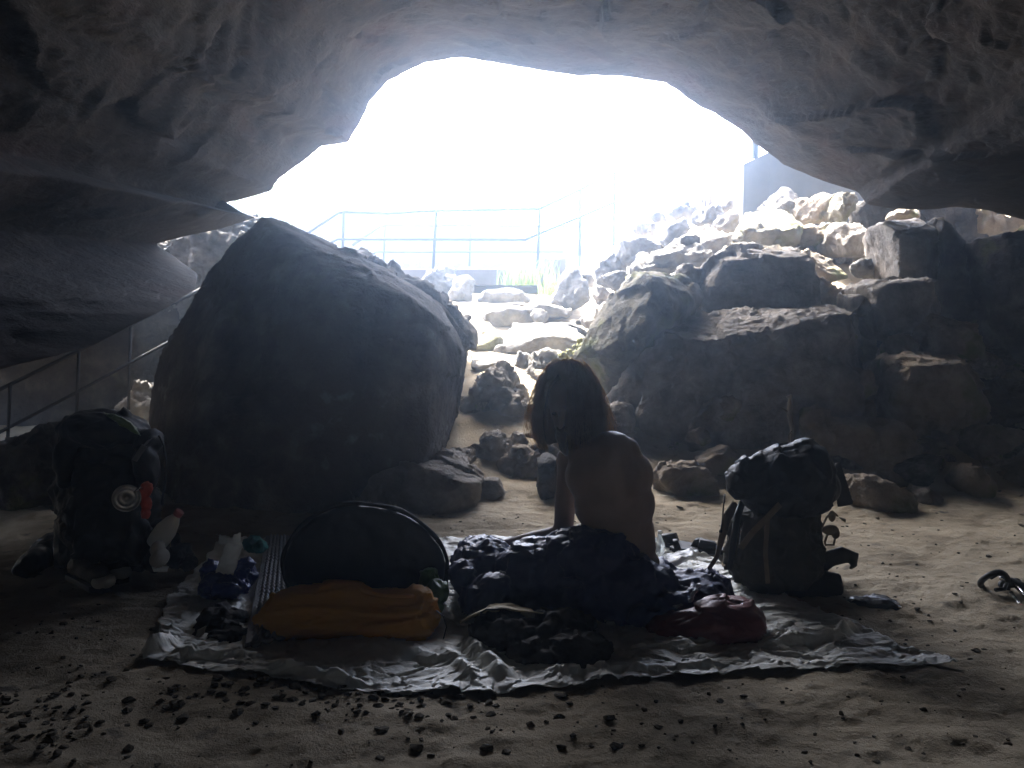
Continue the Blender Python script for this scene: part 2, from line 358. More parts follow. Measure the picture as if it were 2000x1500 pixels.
cmid = np.stack([np.full(nv*NU, .3), pts[:, 1], np.full(nv*NU, .6)], 1); dr = pts-cmid; dr /= np.linalg.norm(dr, axis=1)[:, None]+1e-6
pts = pts+dr*(dn*taper.ravel())[:, None]
idx = np.arange(nv*NU).reshape(nv, NU); F = np.stack([idx[:-1, :-1], idx[1:, :-1], idx[1:, 1:], idx[:-1, 1:]], -1).reshape(-1, 4)
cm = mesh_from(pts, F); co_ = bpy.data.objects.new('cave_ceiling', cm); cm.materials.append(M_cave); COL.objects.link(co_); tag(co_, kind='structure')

# ------------------------------------------------------------------ rocks
def rock(label, D, outline, T=None, mt=None, vox=None, front=(), amp=1.0, rough=1.0, group='boulders of the rockfall', chop=None, name='boulder', cat='boulder', bulge=.2, extra=()):
    pts = [P(p[0], p[1], D+(p[2] if len(p) > 2 else 0)) for p in outline]
    A = np.array(pts); c = A.mean(0); w = max(np.ptp(A[:, 0]), np.ptp(A[:, 2])); T = T or w*.8
    for p in A:                                                    # a smaller outline in front of and behind the widest one
        q = c+(p-c)*.7; f = q.copy(); f[1] -= bulge*w*.7; b = q.copy(); b[1] += T; b[2] -= .04*w
        if not front: pts.append(f)
        pts.append(b); r = c+(p-c)*.96; r[1] += T*.5; pts.append(r)
    for p in front: pts.append(P(p[0], p[1], D+p[2]))
    bm = bmesh.new(); r3 = random.Random(int(outline[0][0]*7+outline[0][1]))
    for p in pts: bm.verts.new(Vector(p))
    r_ = bmesh.ops.convex_hull(bm, input=bm.verts[:]); bmesh.ops.delete(bm, geom=list({g_ for g_ in r_['geom_interior']+r_['geom_unused'] if isinstance(g_, bmesh.types.BMVert)}), context='VERTS')
    for k in range(5 if front else 8):                           # broken faces
        nn_ = Vector((r3.uniform(-1, 1), r3.uniform(-1, .2), r3.uniform(-.7, .9))).normalized(); dm_ = [v_.co.dot(nn_) for v_ in bm.verts]; hi, lo = max(dm_), min(dm_)
        bmesh.ops.bisect_plane(bm, geom=bm.verts[:]+bm.edges[:]+bm.faces[:], plane_co=nn_*(hi-(hi-lo)*r3.uniform(.03, .07 if front else .17)*(1 if chop is None else chop)), plane_no=nn_, clear_outer=True)
        cc_ = [v_.co.copy() for v_ in bm.verts]; bm.free(); bm = bmesh.new()
        for p in cc_: bm.verts.new(p)
        r_ = bmesh.ops.convex_hull(bm, input=bm.verts[:]); bmesh.ops.delete(bm, geom=list({g_ for g_ in r_['geom_interior']+r_['geom_unused'] if isinstance(g_, bmesh.types.BMVert)}), context='VERTS')
    pts = [v_.co[:] for v_ in bm.verts]; bm.free()
    m = MB(); m.hull(pts)
    for ex in extra: m.hull([P(p[0], p[1], D+p[2]) for p in ex])
    v = vox or max(.011, min(.03, .0028*D*(1 if w < 1 else 1.1)))
    v = max(v, w/110)
    s_big = min(w, 1.0)
    sd = (D*7.7+outline[0][0]*.013) % 50; s = max(w, .12)
    def dis(co):
        q = co/s+sd
        a, b2, cv = worley(q*2.4+.35*np.stack([noise(q*2), noise(q*2+4), noise(q*2+8)], 1))
        d = .03*s_big*(fbm(q*1.5, 3)-.4)+.05*s_big*(cv-.7)*np.clip((b2-a)*9, 0, 1)*rough
        e1, e2, ev = worley(co*np.array((5.5, 5.5, 7.5))+sd+.4*np.stack([noise(co*5), noise(co*5+4), noise(co*5+8)], 1))
        q2 = q*2.6+.25*np.stack([noise(q*3), noise(q*3+4), noise(q*3+8)], 1)
        d += s_big*(.095*facet(q2, 1, 7)+.035*facet(q2*2.4, 1, 9))*min(rough, 1.2)
        d += (.010*min(s, .8)*(ev-.5)*np.clip((e2-e1)*5, 0, 1)+.010*min(s, .8)*ridged(co*np.array((6, 6, 13))+sd, 3)+.010*fbm(co*18, 4, .62))*rough
        return d*amp
    me = m.remesh(v, 1, dis); o = link(name, me, mt or M_rock)
    return tag(o, label, cat, group)
B = rock
B('huge dark boulder with a pointed top, left of the path', 5.2, [(511, 416), (408, 521), (320, 684), (290, 800), (300, 960, -.3), (335, 1040, -.7), (600, 1055, -1), (760, 1030, -.8), (866, 884, -.2), (890, 820), (905, 745), (912, 690), (905, 662), (862, 600, .05), (800, 552, .1), (716, 507, .1), (640, 478, .1), (552, 432, .1)], T=1.3, mt=M_boulder, chop=.03,
  front=[(512, 436, -.12), (552, 478, -.35), (659, 536, -.62), (737, 560, -.68), (805, 578, -.66), (862, 628, -.5), (900, 690, -.28), (420, 640, -.5), (360, 880, -.7), (600, 990, -1.0), (700, 800, -.9), (838, 872, -.7), (842, 700, -.72), (600, 620, -.78)], vox=.016, rough=.9, amp=.48,
  extra=[[(511, 414, 0), (494, 432, 0), (530, 432, 0), (512, 440, -.16), (500, 450, .1), (540, 445, .1)], [(664, 625, -.76), (766, 652, -.82), (762, 704, -.76), (690, 668, -.8), (664, 625, -.3), (766, 652, -.3), (762, 700, -.3)], [(636, 486, -.2), (662, 484, .1), (700, 486, .1), (716, 520, -.35), (650, 520, -.4), (700, 560, -.5)]])
B('dark shoulder of rock behind the huge left boulder', 6.6, [(655, 486), (695, 484), (735, 508), (790, 540), (850, 572), (888, 590), (912, 622), (922, 655), (905, 720), (700, 720)], T=.8, mt=M_dark)
B('flat topped slab leaning at the foot of the huge boulder', 4.35, [(765, 878, .25), (870, 886, .45), (925, 912, .4), (943, 944, .12), (930, 1000, 0), (870, 1030, -.1), (700, 1030, -.1), (690, 940, 0)], T=.6, front=[(832, 918, -.05), (885, 948, -.1), (938, 950, 0), (790, 900, 0), (860, 1020, -.22)], amp=.5, mt=M_rock)
B('small squared block beside the flat topped slab', 4.62, [(940, 940), (974, 940), (989, 970), (960, 985), (938, 975)], T=.25, amp=.5)
B('rounded pitted boulder behind the sitting person', 6.0, [(940, 716), (975, 712), (1012, 742), (1036, 795), (1045, 850), (1020, 900), (890, 905), (884, 835), (902, 775)], T=.8, mt=M_rock, rough=1.7)
B('pale flat block above the pitted boulder', 6.9, [(918, 690, .3), (945, 688, .3), (962, 700, .1), (985, 713), (984, 732), (920, 722)], T=.5, mt=M_rock3, amp=.6, rough=.45, chop=.3)
B('small pointed stone below the path slabs', 6.9, [(1004, 718), (1012, 684), (1036, 692), (1032, 714), (1010, 732)], T=.25, mt=M_rock3)
B('pale humped boulder just behind the person\'s head', 6.6, [(1018, 742), (1040, 698), (1060, 683), (1100, 690), (1128, 712), (1115, 780), (1040, 785)], T=.7, mt=M_rock3)
B('dark sided slab at the left edge of the path', 7.7, [(905, 628, .4), (955, 628, .3), (986, 664), (972, 692), (908, 694)], T=.9, mt=M_moss, amp=.7, rough=.45, chop=.3)
B('broad slab forming a step across the path', 7.6, [(965, 675), (1060, 654), (1102, 650), (1150, 662), (1142, 694), (960, 698)], T=1.0, amp=.6, mt=M_rock3, front=[(1060, 656, -.1), (1140, 668, -.1), (980, 690, -.1), (1130, 694, -.1)], extra=[[(985, 671, 0), (1140, 660, 0), (1000, 628, 1.0), (1125, 630, 1.0), (1000, 660, 1), (1125, 660, 1)]], rough=.45, chop=.3)
B('worn pale rock in the middle of the path', 9.2, [(935, 612), (985, 596), (1050, 600), (1075, 622), (1060, 644), (950, 644)], T=1.2, mt=M_rock3, amp=.8, rough=.45, chop=.3)
B('pale hump at the head of the path', 11.0, [(930, 588), (945, 566), (985, 562), (1030, 572), (1042, 590), (980, 604)], T=1.2, mt=M_rock3, rough=.45, chop=.3)
B('low rock on the right of the path', 9.0, [(1020, 602), (1045, 588), (1085, 594), (1125, 606), (1110, 622), (1040, 620)], T=.8, mt=M_rock3, rough=.45, chop=.3)
B('lumpy rock below the platform, the left one of two', 11.6, [(812, 548), (835, 530), (866, 516), (888, 520), (896, 540), (878, 600), (815, 600)], T=1, mt=M_rock3, rough=1.6)
B('upright smooth rock below the platform, the right one of two', 11.0, [(873, 585), (884, 545), (900, 527), (922, 543), (929, 572), (908, 595), (880, 600)], T=.7, mt=M_rock3)
B('pyramid shaped boulder right of the path', 9.5, [(1074, 592), (1098, 538), (1112, 513), (1128, 519), (1150, 558), (1163, 586), (1120, 604)], T=.8, mt=M_rock3, amp=.7)
B('dark snub nosed boulder jutting over the path', 7.4, [(1135, 622), (1150, 602), (1190, 582), (1236, 556), (1245, 600), (1212, 650), (1152, 642)], T=.9, amp=.7)
B('tall wedge shaped boulder with a sharp upright edge', 6.2, [(1205, 800), (1128, 700), (1208, 632), (1204, 575), (1248, 528, .3), (1290, 528, .4), (1342, 540, .3), (1372, 582), (1356, 612), (1300, 660), (1275, 720), (1258, 800)], T=1.0, mt=M_moss, front=[(1272, 548, -.35), (1274, 618, -.5), (1180, 700, -.35), (1255, 700, -.4), (1215, 640, -.2)], amp=.6, bulge=.1)
B('massive dark boulder under the rock pile', 5.95, [(1190, 800), (1262, 690), (1300, 640), (1365, 606, .3), (1500, 612, .3), (1592, 596, .4), (1690, 590, .3), (1725, 650), (1745, 800), (1730, 920), (1500, 940), (1300, 925), (1230, 860)], T=1.1, mt=M_rock, front=[(1292, 656, -.35), (1430, 650, -.45), (1565, 668, -.5), (1690, 628, -.35), (1330, 880, -.6), (1640, 860, -.65), (1500, 780, -.65)], vox=.018, rough=1.4, amp=.9)
B('large square faced block high in the pile', 6.7, [(1376, 520), (1412, 500), (1430, 478, .5), (1560, 478, .5), (1588, 505), (1606, 600), (1480, 632), (1374, 606)], T=.9, amp=.5, front=[(1380, 516, -.12), (1470, 506, -.2), (1580, 512, -.15), (1392, 600, -.15), (1585, 600, -.2)])
B('long pale rock sloping down to the left', 7.7, [(1238, 528), (1288, 492), (1345, 460), (1392, 464), (1410, 492), (1372, 540), (1300, 545)], T=.8, mt=M_rock3)
B('two faced block with a bright left side', 8.3, [(1347, 472), (1360, 438), (1402, 436), (1428, 456), (1424, 494), (1370, 495)], T=.7, mt=M_rock, amp=.6)
B('slanting block with a bright upper face near the top of the pile', 9.0, [(1295, 466), (1306, 440), (1350, 414), (1368, 426), (1354, 458), (1312, 484)], T=.6, mt=M_rock3, amp=.6)
B('blue grey rock with a dipping back', 8.8, [(1203, 498), (1214, 466), (1236, 452), (1268, 466), (1304, 478), (1302, 505), (1230, 515)], T=.7, mt=M_rock3, amp=.7)
B('rounded grey rock above the pyramid boulder', 9.1, [(1166, 520), (1178, 495), (1204, 486), (1228, 502), (1232, 545), (1172, 565)], T=.6, mt=M_rock3)
B('blunt stone between the wedge boulder and the square block', 6.7, [(1316, 530), (1345, 512), (1376, 520), (1384, 560), (1376, 620), (1330, 580)], T=.6, amp=.7)
B('mossy flat topped boulder below the concrete wall', 8.0, [(1447, 462), (1466, 414, .4), (1500, 410, .5), (1560, 417, .5), (1578, 440, .1), (1562, 475), (1520, 490), (1458, 480)], T=.7, mt=M_moss, front=[(1455, 450, -.1), (1520, 452, -.2), (1568, 446, -.1)], amp=.6)
B('grey rounded rock under the cave lip', 9.2, [(1497, 412), (1504, 385), (1530, 362), (1560, 366), (1573, 400), (1552, 425)], T=.6, mt=M_rock3, amp=.8)
B('brown rock right of the grey rounded one', 8.8, [(1563, 404), (1580, 378), (1616, 371), (1643, 386), (1642, 415), (1602, 435), (1570, 425)], T=.6, mt=M_rock2)
B('yellow stained rock touching the cave lip', 8.4, [(1636, 408), (1648, 372), (1676, 372), (1684, 404), (1652, 438)], T=.5, mt=M_moss)
B('pale wedge right of the square faced block', 7.4, [(1558, 492), (1600, 474), (1652, 508), (1674, 538), (1612, 552), (1566, 530)], T=.7, mt=M_rock2, amp=.7)
B('dark block below the yellow stained rock', 7.9, [(1626, 464), (1640, 432), (1692, 432), (1714, 470), (1694, 500), (1640, 498)], T=.6, amp=.6)
B('scaly rock under the pale wedge', 6.9, [(1572, 532), (1640, 550), (1678, 572), (1676, 620), (1590, 620)], T=.6, mt=M_rock2, rough=1.6)
B('thin slab lying below the brown rock', 8.3, [(1555, 446), (1620, 434), (1644, 445), (1632, 474), (1580, 480)], T=.6, mt=M_rock2)
B('tall squared block with a bright left edge', 7.0, [(1722, 436, -.05), (1740, 428, .3), (1792, 428, .3), (1832, 450), (1840, 550), (1754, 556), (1736, 500)], T=.55, amp=.4, front=[(1752, 448, -.25), (1826, 456, -.25), (1762, 545, -.25), (1832, 545, -.25)])
B('broad dark block below the tall squared one', 6.4, [(1668, 560), (1688, 545, .3), (1822, 540, .2), (1846, 600), (1828, 660), (1706, 665), (1690, 600)], T=.6, amp=.5, front=[(1715, 556, -.25), (1822, 552, -.25), (1716, 650, -.25), (1820, 650, -.25)])
B('thin upright fin of rock with a lit face', 6.9, [(1832, 480), (1838, 416), (1846, 414), (1864, 452), (1874, 490)], T=.25, mt=M_rock2, amp=.4, bulge=.05)
B('dark leaning rock right of the upright fin', 6.8, [(1850, 420), (1876, 420), (1892, 452), (1950, 560), (1960, 640), (1850, 640), (1868, 500)], T=.6, mt=M_dark, amp=.6)
B('pale ledge glowing under the right cave lip', 8.2, [(1862, 402), (2060, 412), (2080, 445), (1990, 456), (1935, 464), (1890, 446)], T=.8, mt=M_rock2)
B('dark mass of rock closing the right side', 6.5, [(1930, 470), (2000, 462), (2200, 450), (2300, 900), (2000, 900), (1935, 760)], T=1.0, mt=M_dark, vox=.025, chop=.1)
B('wide dark boulder with a thin bright flat top', 5.6, [(1743, 704), (1768, 690, .35), (1876, 696, .35), (1942, 770), (1960, 850), (1760, 860), (1728, 770)], T=.7, amp=.45, mt=M_rock2, front=[(1760, 712, -.12), (1878, 708, -.12), (1930, 780, -.2), (1770, 840, -.25)])
B('small pale nosed rock above the flat topped boulder', 6.0, [(1808, 645), (1834, 605), (1852, 614), (1882, 642), (1925, 640), (1932, 700), (1830, 705)], T=.5, mt=M_rock2)
B('saddle shaped boulder behind the right backpack', 5.1, [(1577, 800), (1640, 820), (1700, 830), (1746, 822), (1782, 850), (1806, 910), (1796, 975), (1640, 975), (1570, 920)], T=.6, mt=M_rock2, front=[(1600, 835, -.15), (1740, 850, -.15), (1770, 950, -.25), (1630, 960, -.2)], amp=.7)
B('slanting slab left of the saddle shaped boulder', 5.35, [(1436, 884), (1528, 820), (1548, 814), (1566, 860), (1566, 915), (1440, 920)], T=.5, mt=M_rock)
B('little gable shaped rock between person and backpack', 4.95, [(1368, 905), (1428, 876), (1462, 892), (1464, 930), (1380, 935)], T=.35, mt=M_rock2, amp=.6)
B('low cracked rock on the sand right of the person', 4.65, [(1276, 938), (1298, 915), (1368, 912), (1402, 930), (1408, 968), (1350, 984), (1282, 976)], T=.4, mt=M_rock2)
B('angular tan rock at the edge of the sand', 4.3, [(1660, 968), (1680, 938), (1746, 942), (1792, 972), (1798, 1004), (1722, 1016), (1668, 992)], T=.35, mt=M_rock2, amp=.6)
B('low stone beside the angular tan rock', 4.45, [(1795, 968), (1828, 957), (1860, 976), (1856, 992), (1800, 996)], T=.25)
B('peaked stone alone on the sand', 4.55, [(1888, 952), (1904, 912), (1934, 916), (1969, 966), (1930, 978), (1894, 968)], T=.3, mt=M_rock2, amp=.7)
B('flat ledge stone behind the saddle shaped boulder', 5.15, [(1782, 862, .2), (1870, 866, .2), (1902, 884), (1856, 906), (1790, 908)], T=.5, mt=M_rock2)
B('broad stone at the right edge of the sand', 4.9, [(1962, 925), (2060, 902), (2110, 965), (1988, 968)], T=.5, mt=M_rock2)
B('rugged stone in front of the pitted boulder', 5.2, [(920, 895), (946, 850), (976, 845), (1004, 870), (1002, 915), (930, 915)], T=.35, rough=1.4)
B('small stone behind the rugged one', 5.45, [(990, 870), (996, 850), (1020, 848), (1032, 864), (1020, 884)], T=.2)
B('crumbly rock left of the person\'s arm', 4.95, [(970, 918), (1008, 884), (1052, 888), (1068, 940), (1052, 980), (984, 972)], T=.4, mt=M_rock2, rough=1.8)
B('dark upright block touching the person\'s outline', 4.6, [(1050, 900), (1072, 890), (1090, 900), (1090, 985), (1052, 984)], T=.3, mt=M_dark, amp=.5)
B('tumbled stone by the tip of the flat slab', 5.1, [(872, 900), (890, 880), (925, 882), (938, 905), (900, 930)], T=.3)
B('streaked stone beside the person\'s hair', 5.5, [(1180, 800), (1205, 786), (1240, 795), (1246, 850), (1190, 850)], T=.3, mt=M_rock)
B('rough boulder under the sloping handrail', 4.4, [(-90, 890), (0, 868), (60, 852), (108, 834), (120, 900), (112, 1000), (-90, 1020)], T=.7, mt=M_dark, chop=.3)
B('pale speckled rock seen past the left backpack', 7.2, [(225, 762), (246, 750), (284, 752), (304, 792), (325, 830), (295, 842), (228, 842)], T=.4, mt=M_rock3, rough=1.6)  # paler rock colour stands in for the sun on it
B('dark rock wall added to keep the left corner black', 9.9, [(-900, 380), (200, 380), (236, 600), (226, 690), (232, 790), (205, 980), (-900, 1000)], T=2.4, chop=.01, mt=M_dark, vox=.05, name='rock_wall', cat='rock wall', group='rock walls round the cave mouth')  # added backing, made tall and thick to keep sun out of the corner
B('dark rock wall added as backing for the left void, above the speckled rock', 10.0, [(200, 540), (330, 560), (372, 600), (380, 700), (285, 722), (268, 740), (230, 745), (200, 700)], T=1.2, mt=M_dark, vox=.035, name='rock_wall', cat='rock wall', group='rock walls round the cave mouth', amp=.5)  # second piece of the added dark backing
B('sunlit cliff across the gully behind the railings', 26.0, [(250, 330), (480, 372), (560, 400), (680, 425), (760, 470), (900, 478), (1150, 482), (1200, 560), (200, 640)], T=5, mt=M_dark, vox=.12, name='rock_wall', cat='rock wall', group='rock walls round the cave mouth')
B('craggy sunlit outcrop between cave roof and huge boulder', 13.0, [(300, 430), (400, 405), (500, 395), (520, 470), (470, 560), (380, 620), (290, 560)], T=2, mt=M_dark, vox=.04, rough=1.8)
B('bright ledge in the gap left of the huge boulder', 10.8, [(318, 470), (360, 462), (400, 500), (440, 520), (420, 545), (350, 560), (320, 510)], T=.9, mt=M_rock, rough=1.7)
B('dark rock bank added to block sun under the sloping handrail', 8.0, [(-320, 690), (0, 670), (100, 655), (190, 640), (260, 600), (352, 575), (360, 900), (-320, 960)], T=1.0, mt=M_dark, vox=.04, chop=.1, bulge=.02)  # added to shut out the sun so the corner goes near black
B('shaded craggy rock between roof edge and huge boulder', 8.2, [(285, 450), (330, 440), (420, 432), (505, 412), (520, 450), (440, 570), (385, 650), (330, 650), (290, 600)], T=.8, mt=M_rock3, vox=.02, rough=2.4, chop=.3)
B('unseen light blocking boulder added behind the huge one', 7.2, [(345, 640), (400, 585), (560, 560), (760, 560), (800, 700), (780, 900), (340, 930), (312, 800)], T=1.6, mt=M_dark, vox=.04, chop=.1)  # hidden from view, added to stop light reaching the left void
B('unseen light blocking rock added between left rail and huge boulder', 8.2, [(325, 690, .6), (400, 640, .6), (640, 620, .6), (700, 900, .3), (330, 905, .2)], T=1.6, mt=M_dark, vox=.04, chop=.1)  # second hidden blocker, cuts light coming in from the right
B('dark back wall rock under the right cave lip', 8.5, [(1685, 392), (1760, 385), (1900, 385), (2050, 390), (2060, 520), (1700, 520)], T=.8, mt=M_dark, vox=.03, chop=.2)
B('dim lit sliver of rock under the right cave lip', 7.9, [(1742, 416), (1775, 404), (1816, 414), (1806, 424), (1750, 424)], T=.3, mt=M_rock2)
B('dark boulder at the right edge below the rock mass', 5.5, [(1935, 770), (1975, 745), (2060, 740), (2090, 905), (1945, 905), (1925, 850)], T=.6, mt=M_dark)
B('low dark slab right of the ledge stone', 5.2, [(1900, 850), (1950, 835), (2030, 850), (2030, 900), (1905, 905)], T=.4, mt=M_rock)
for px, py, D, w, lab in ((1262, 440, 10.2, 26, 'small faded rock on the skyline of the pile'), (1285, 424, 10.4, 24, 'squat faded stone high on the pile'), (1335, 404, 10.4, 30, 'pale stone half lost in the glare'), (1385, 415, 9.6, 34, 'rounded pale stone below the dry twigs'), (1425, 430, 9.3, 28, 'stone at the foot of the concrete wall'),
                          (1412, 395, 9.9, 26, 'small pale stone against the concrete wall'), (1310, 500, 8.2, 26, 'small stone wedged beside the long pale rock'), (1260, 508, 8.4, 28, 'grey stone left of the long pale rock'), (1145, 545, 9.8, 22, 'small stone beside the pyramid boulder'), (1205, 545, 8.5, 32, 'grey stone leaning on the wedge boulder'),
                          (1182, 575, 8.2, 26, 'stone between the snub nosed and pyramid boulders'), (1055, 612, 8.6, 20, 'small stone set in the path'), (1440, 500, 7.4, 30, 'stone lodged behind the square faced block'), (1700, 520, 7.4, 30, 'dark stone beside the tall squared block'), (1650, 640, 5.9, 36, 'stone resting on the massive dark boulder'),
                          (1770, 672, 6.0, 34, 'dark stone behind the bright flat top'), (1690, 745, 5.5, 40, 'dim stone on the face of the pile'), (1365, 850, 5.3, 26, 'small dim stone low in the pile'), (1420, 800, 5.35, 40, 'dim rock below the massive boulder'), (1500, 800, 5.4, 30, 'dim rock beside the dead branch'),
                          (1690, 800, 5.4, 30, 'small stone perched behind the saddle boulder'), (1850, 850, 5.5, 34, 'dark stone behind the ledge'), (1955, 830, 5.6, 46, 'faint rock at the right rock mass'), (1900, 760, 5.9, 30, 'dark stone right of the flat topped boulder'), (900, 1052, 0, 0, '')):
    if not w: continue
    rr = random.Random(px); ol = []
    for k in range(9):
        a = 2*math.pi*k/9; q = w*rr.uniform(.78, 1.15); ol.append((px+q*math.cos(a), py-.75*q*math.sin(a)+4, rr.uniform(-.08, .08)))
    B(lab, D, ol, T=w/FPX*D*1.6, mt=rr.choice([M_rock, M_rock3]) if D > 7 else rr.choice([M_rock, M_rock2]), name='rock', cat='rock')
# loose rubble filling the pile: a few shapes copied many times
protos = []
for k in range(12):
    rr = np.random.default_rng(50+k); c = rr.normal(size=(10, 3)); c /= np.linalg.norm(c, axis=1)[:, None]; c *= rr.uniform(.7, 1.15, (10, 1))*np.array((1, .8, rr.uniform(.4, .7)))
    m = MB().hull(c); me = m.remesh(.06, 0, lambda co: .04*fbm(co*2+k, 3)+.03*ridged(co*5+k, 3)); me.materials.append((M_rock, M_rock2, M_rock3)[k % 3]); me.name = 'rock'; protos.append(me)
def scatter(n, xr, yr, sz, label, group, seed, dens=None):
    rr = random.Random(seed); k = 0
    while k < n:
        x, y = rr.uniform(*xr), rr.uniform(*yr)
        if dens and not dens(x, y): continue
        s = rr.uniform(*sz)*rr.choice((.6, .8, 1)); o = bpy.data.objects.new('rock', protos[rr.randrange(12)]); COL.objects.link(o)
        o.location = (x, y, gz(x, y)+s*.3); o.scale = (s, s, s); o.rotation_euler = (rr.uniform(-.5, .5), rr.uniform(-.5, .5), rr.uniform(0, 6.3)); tag(o, label, 'rock', group); k += 1
scatter(150, (-.1, 4.2), (4.9, 9.5), (.08, .27), 'small rubble stone wedged in the rock pile', 'small stones in the rock pile', 1, lambda x, y: x > .13*(y-4)-.05)
scatter(50, (1.6, 4.2), (4.95, 6.4), (.07, .2), 'stone in the dim foot of the rock pile', 'stones at the foot of the rock pile', 7)
scatter(14, (-.6, .6), (5.0, 6.6), (.05, .12), 'small stone in the gully behind the person', 'small stones in the gully', 2)
scatter(9, (-1.4, 1.2), (10, 13.8), (.08, .22), 'pale loose stone near the head of the path', 'loose stones near the platform', 3)
scatter(26, (.3, 3.6), (3.9, 4.9), (.012, .035), 'pebble at the foot of the rock pile', 'pebbles on the sand', 4)

# ------------------------------------------------------------------ platform, stairs, railings, concrete wall
m = MB(); a = P(742, 540, 12.00); b = P(1092, 540, 12.00)
m.box(((a[0]+b[0])/2, 14.4, P(0, 525, 12)[2]-.12), ((b[0]-a[0])/2, 2.4, .12), 0, .01)
plat = empty('concrete_platform', ((a[0]+b[0])/2, 12, 1.5), 'concrete viewing platform with a thick pinkish edge beneath the railings', 'platform')
link('slab', m.mesh(False), M_conc, plat)
m = MB(); c1 = P(1083, 525, 11.92); m.box((c1[0], 12.05, P(0, 525, 12)[2]-.06), (.16, .28, .19), 0, .01); link('end_block', m.mesh(False), M_conc, plat)
m = MB(); m.box(((a[0]+b[0])/2, 14.4, 1.0), ((b[0]-a[0])/2-.1, 2.2, .53), 0, .01); link('footing', m.mesh(False), M_conc, plat)
def railing(label, tops, mids, posts, foot, r=.022):
    root = empty('railing', posts[0][1], label, 'railing', 'steel railings near the cave mouth')
    link('handrail', MB().tube(tops, r*1.15, 8).mesh(), M_steel, root)
    link('mid_rail', MB().tube(mids, r, 8).mesh(), M_steel, root)
    for t, b in posts: link('post', MB().tube([b, t], r, 8).mesh(), M_steel, root)
railing('front railing of the platform, nearest the cave', [P(540, 495, 10.88), P(600, 455, 11.36), P(660, 416, 12.08), P(672, 414, 12.08), P(757, 417, 12.08), P(850, 412, 12.08), P(1054, 408, 12.08)],
        [P(600, 506, 11.20), P(648, 472, 11.92), P(660, 467, 12.08), P(1026, 468, 12.08)], [(P(671, 414, 12.08), P(669, 525, 12.08)), (P(852, 412, 12.08), P(846, 526, 12.08)), (P(1054, 408, 12.08), P(1050, 526, 12.08))], 0)
railing('back railing on the far side of the platform', [P(690, 478, 14.00), P(742, 442, 15.20), P(754, 440, 15.20), P(920, 441, 15.36), P(1135, 443, 15.36)], [P(700, 512, 14.00), P(735, 492, 15.20), P(1100, 492, 15.36)],
        [(P(752, 440, 15.20), P(749, 520, 15.20)), (P(920, 441, 15.36), P(917, 520, 15.36)), (P(1135, 425, 15.36), P(1132, 520, 15.36))], 0)
railing('short railing climbing to the right from the platform', [P(1054, 408, 12.16), P(1130, 372, 12.64), P(1200, 335, 13.12)], [P(1026, 468, 12.08), P(1130, 425, 12.56), P(1200, 395, 13.04)], [(P(1133, 371, 12.64), P(1132, 500, 12.64)), (P(1200, 335, 13.12), P(1199, 480, 13.12))], 0)
railing('sloping handrail in the dark left corner under the cave roof', [P(-60, 790, 5.9), P(152, 686, 6.5), P(330, 596, 7.0), P(420, 550, 7.4)], [P(-60, 875, 5.9), P(152, 765, 6.5), P(255, 708, 6.8), P(330, 668, 7.0), P(420, 620, 7.4)],
        [(P(154, 686, 6.5), P(147, 868, 6.5)), (P(255, 634, 6.8), P(251, 800, 6.8)), (P(20, 752, 6.1), P(14, 885, 6.1))], 0, .013)
cw = empty('concrete_wall', P(1500, 420, 11.5), 'grey concrete wall end standing above the rock pile', 'wall')
m = MB(); a = P(1453, 320, 11.5); z0 = P(1453, 440, 11.5)[2]
pp = []
for x, y, zt in ((a[0], 11.5, a[2]), (a[0]+.36, 11.5, P(1500, 296, 11.5)[2]), (a[0]+3.2, 12.2, P(1500, 296, 11.5)[2]+.1), (a[0], 12.3, a[2]+.02), (a[0]+3.2, 13.2, a[2]+.3)): pp += [(x, y, zt), (x, y, z0-.8)]
link('wall', m.hull(pp).mesh(False), M_conc2, cw)
m = MB(); c = P(1481, 291, 11.6); m.box((c[0], 11.75, c[2]+.06), (.035, .035, .16), .2, .005); link('post', m.mesh(False), M_steel, cw)

# ------------------------------------------------------------------ plants
def tuft(base, n, h, spread, label, seed, mt=M_leaf, name='grass_tuft', cat='grass tuft', wdt=.012):
    rr = random.Random(seed); mb = MB()
    for k in range(n):
        a = rr.uniform(0, 6.3); q = spread*.5*rr.random()**.7; b = np.array(base)+(q*math.cos(a), q*math.sin(a), 0); hh = h*rr.uniform(.5, 1.1); lean = rr.uniform(.1, .6)*hh; a2 = rr.uniform(0, 6.3); L = []
        for j in range(5):
            t = j/4; L.append(b+np.array((math.cos(a2)*lean*t*t, math.sin(a2)*lean*t*t, hh*t*(1-.15*t))))
        w = wdt*rr.uniform(.7, 1.3); s = np.array((math.sin(a2+1), math.cos(a2+1), 0)); v = []; f = []
        for j, p in enumerate(L): ww = w*(1-j/4.3); v += [p-s*ww, p+s*ww]
        for j in range(4): f.append((2*j, 2*j+1, 2*j+3, 2*j+2))
        mb.add(v, f)
    return tag(link(name, mb.mesh(), mt), label, cat, 'plants outside the cave mouth')
tuft(P(1050, 556, 11.6), 120, .5, .9, 'pale green grass clump in front of the platform edge', 1)
tuft(P(1012, 556, 11.4), 80, .3, .6, 'lower grass clump at the foot of the pale concrete edge', 2)
tuft(P(1085, 575, 10.4), 90, .3, .5, 'yellow green weeds beside the pyramid shaped boulder', 3)
tuft(P(1365, 405, 10.4), 50, .45, .5, 'thin dry twigs standing on the rock pile', 4, M_twig, 'dry_plant', 'dry plant', .006)
tuft(P(1400, 402, 10.2), 60, .4, .4, 'brushy dry stems beside the concrete wall', 5, M_twig, 'dry_plant', 'dry plant', .006)
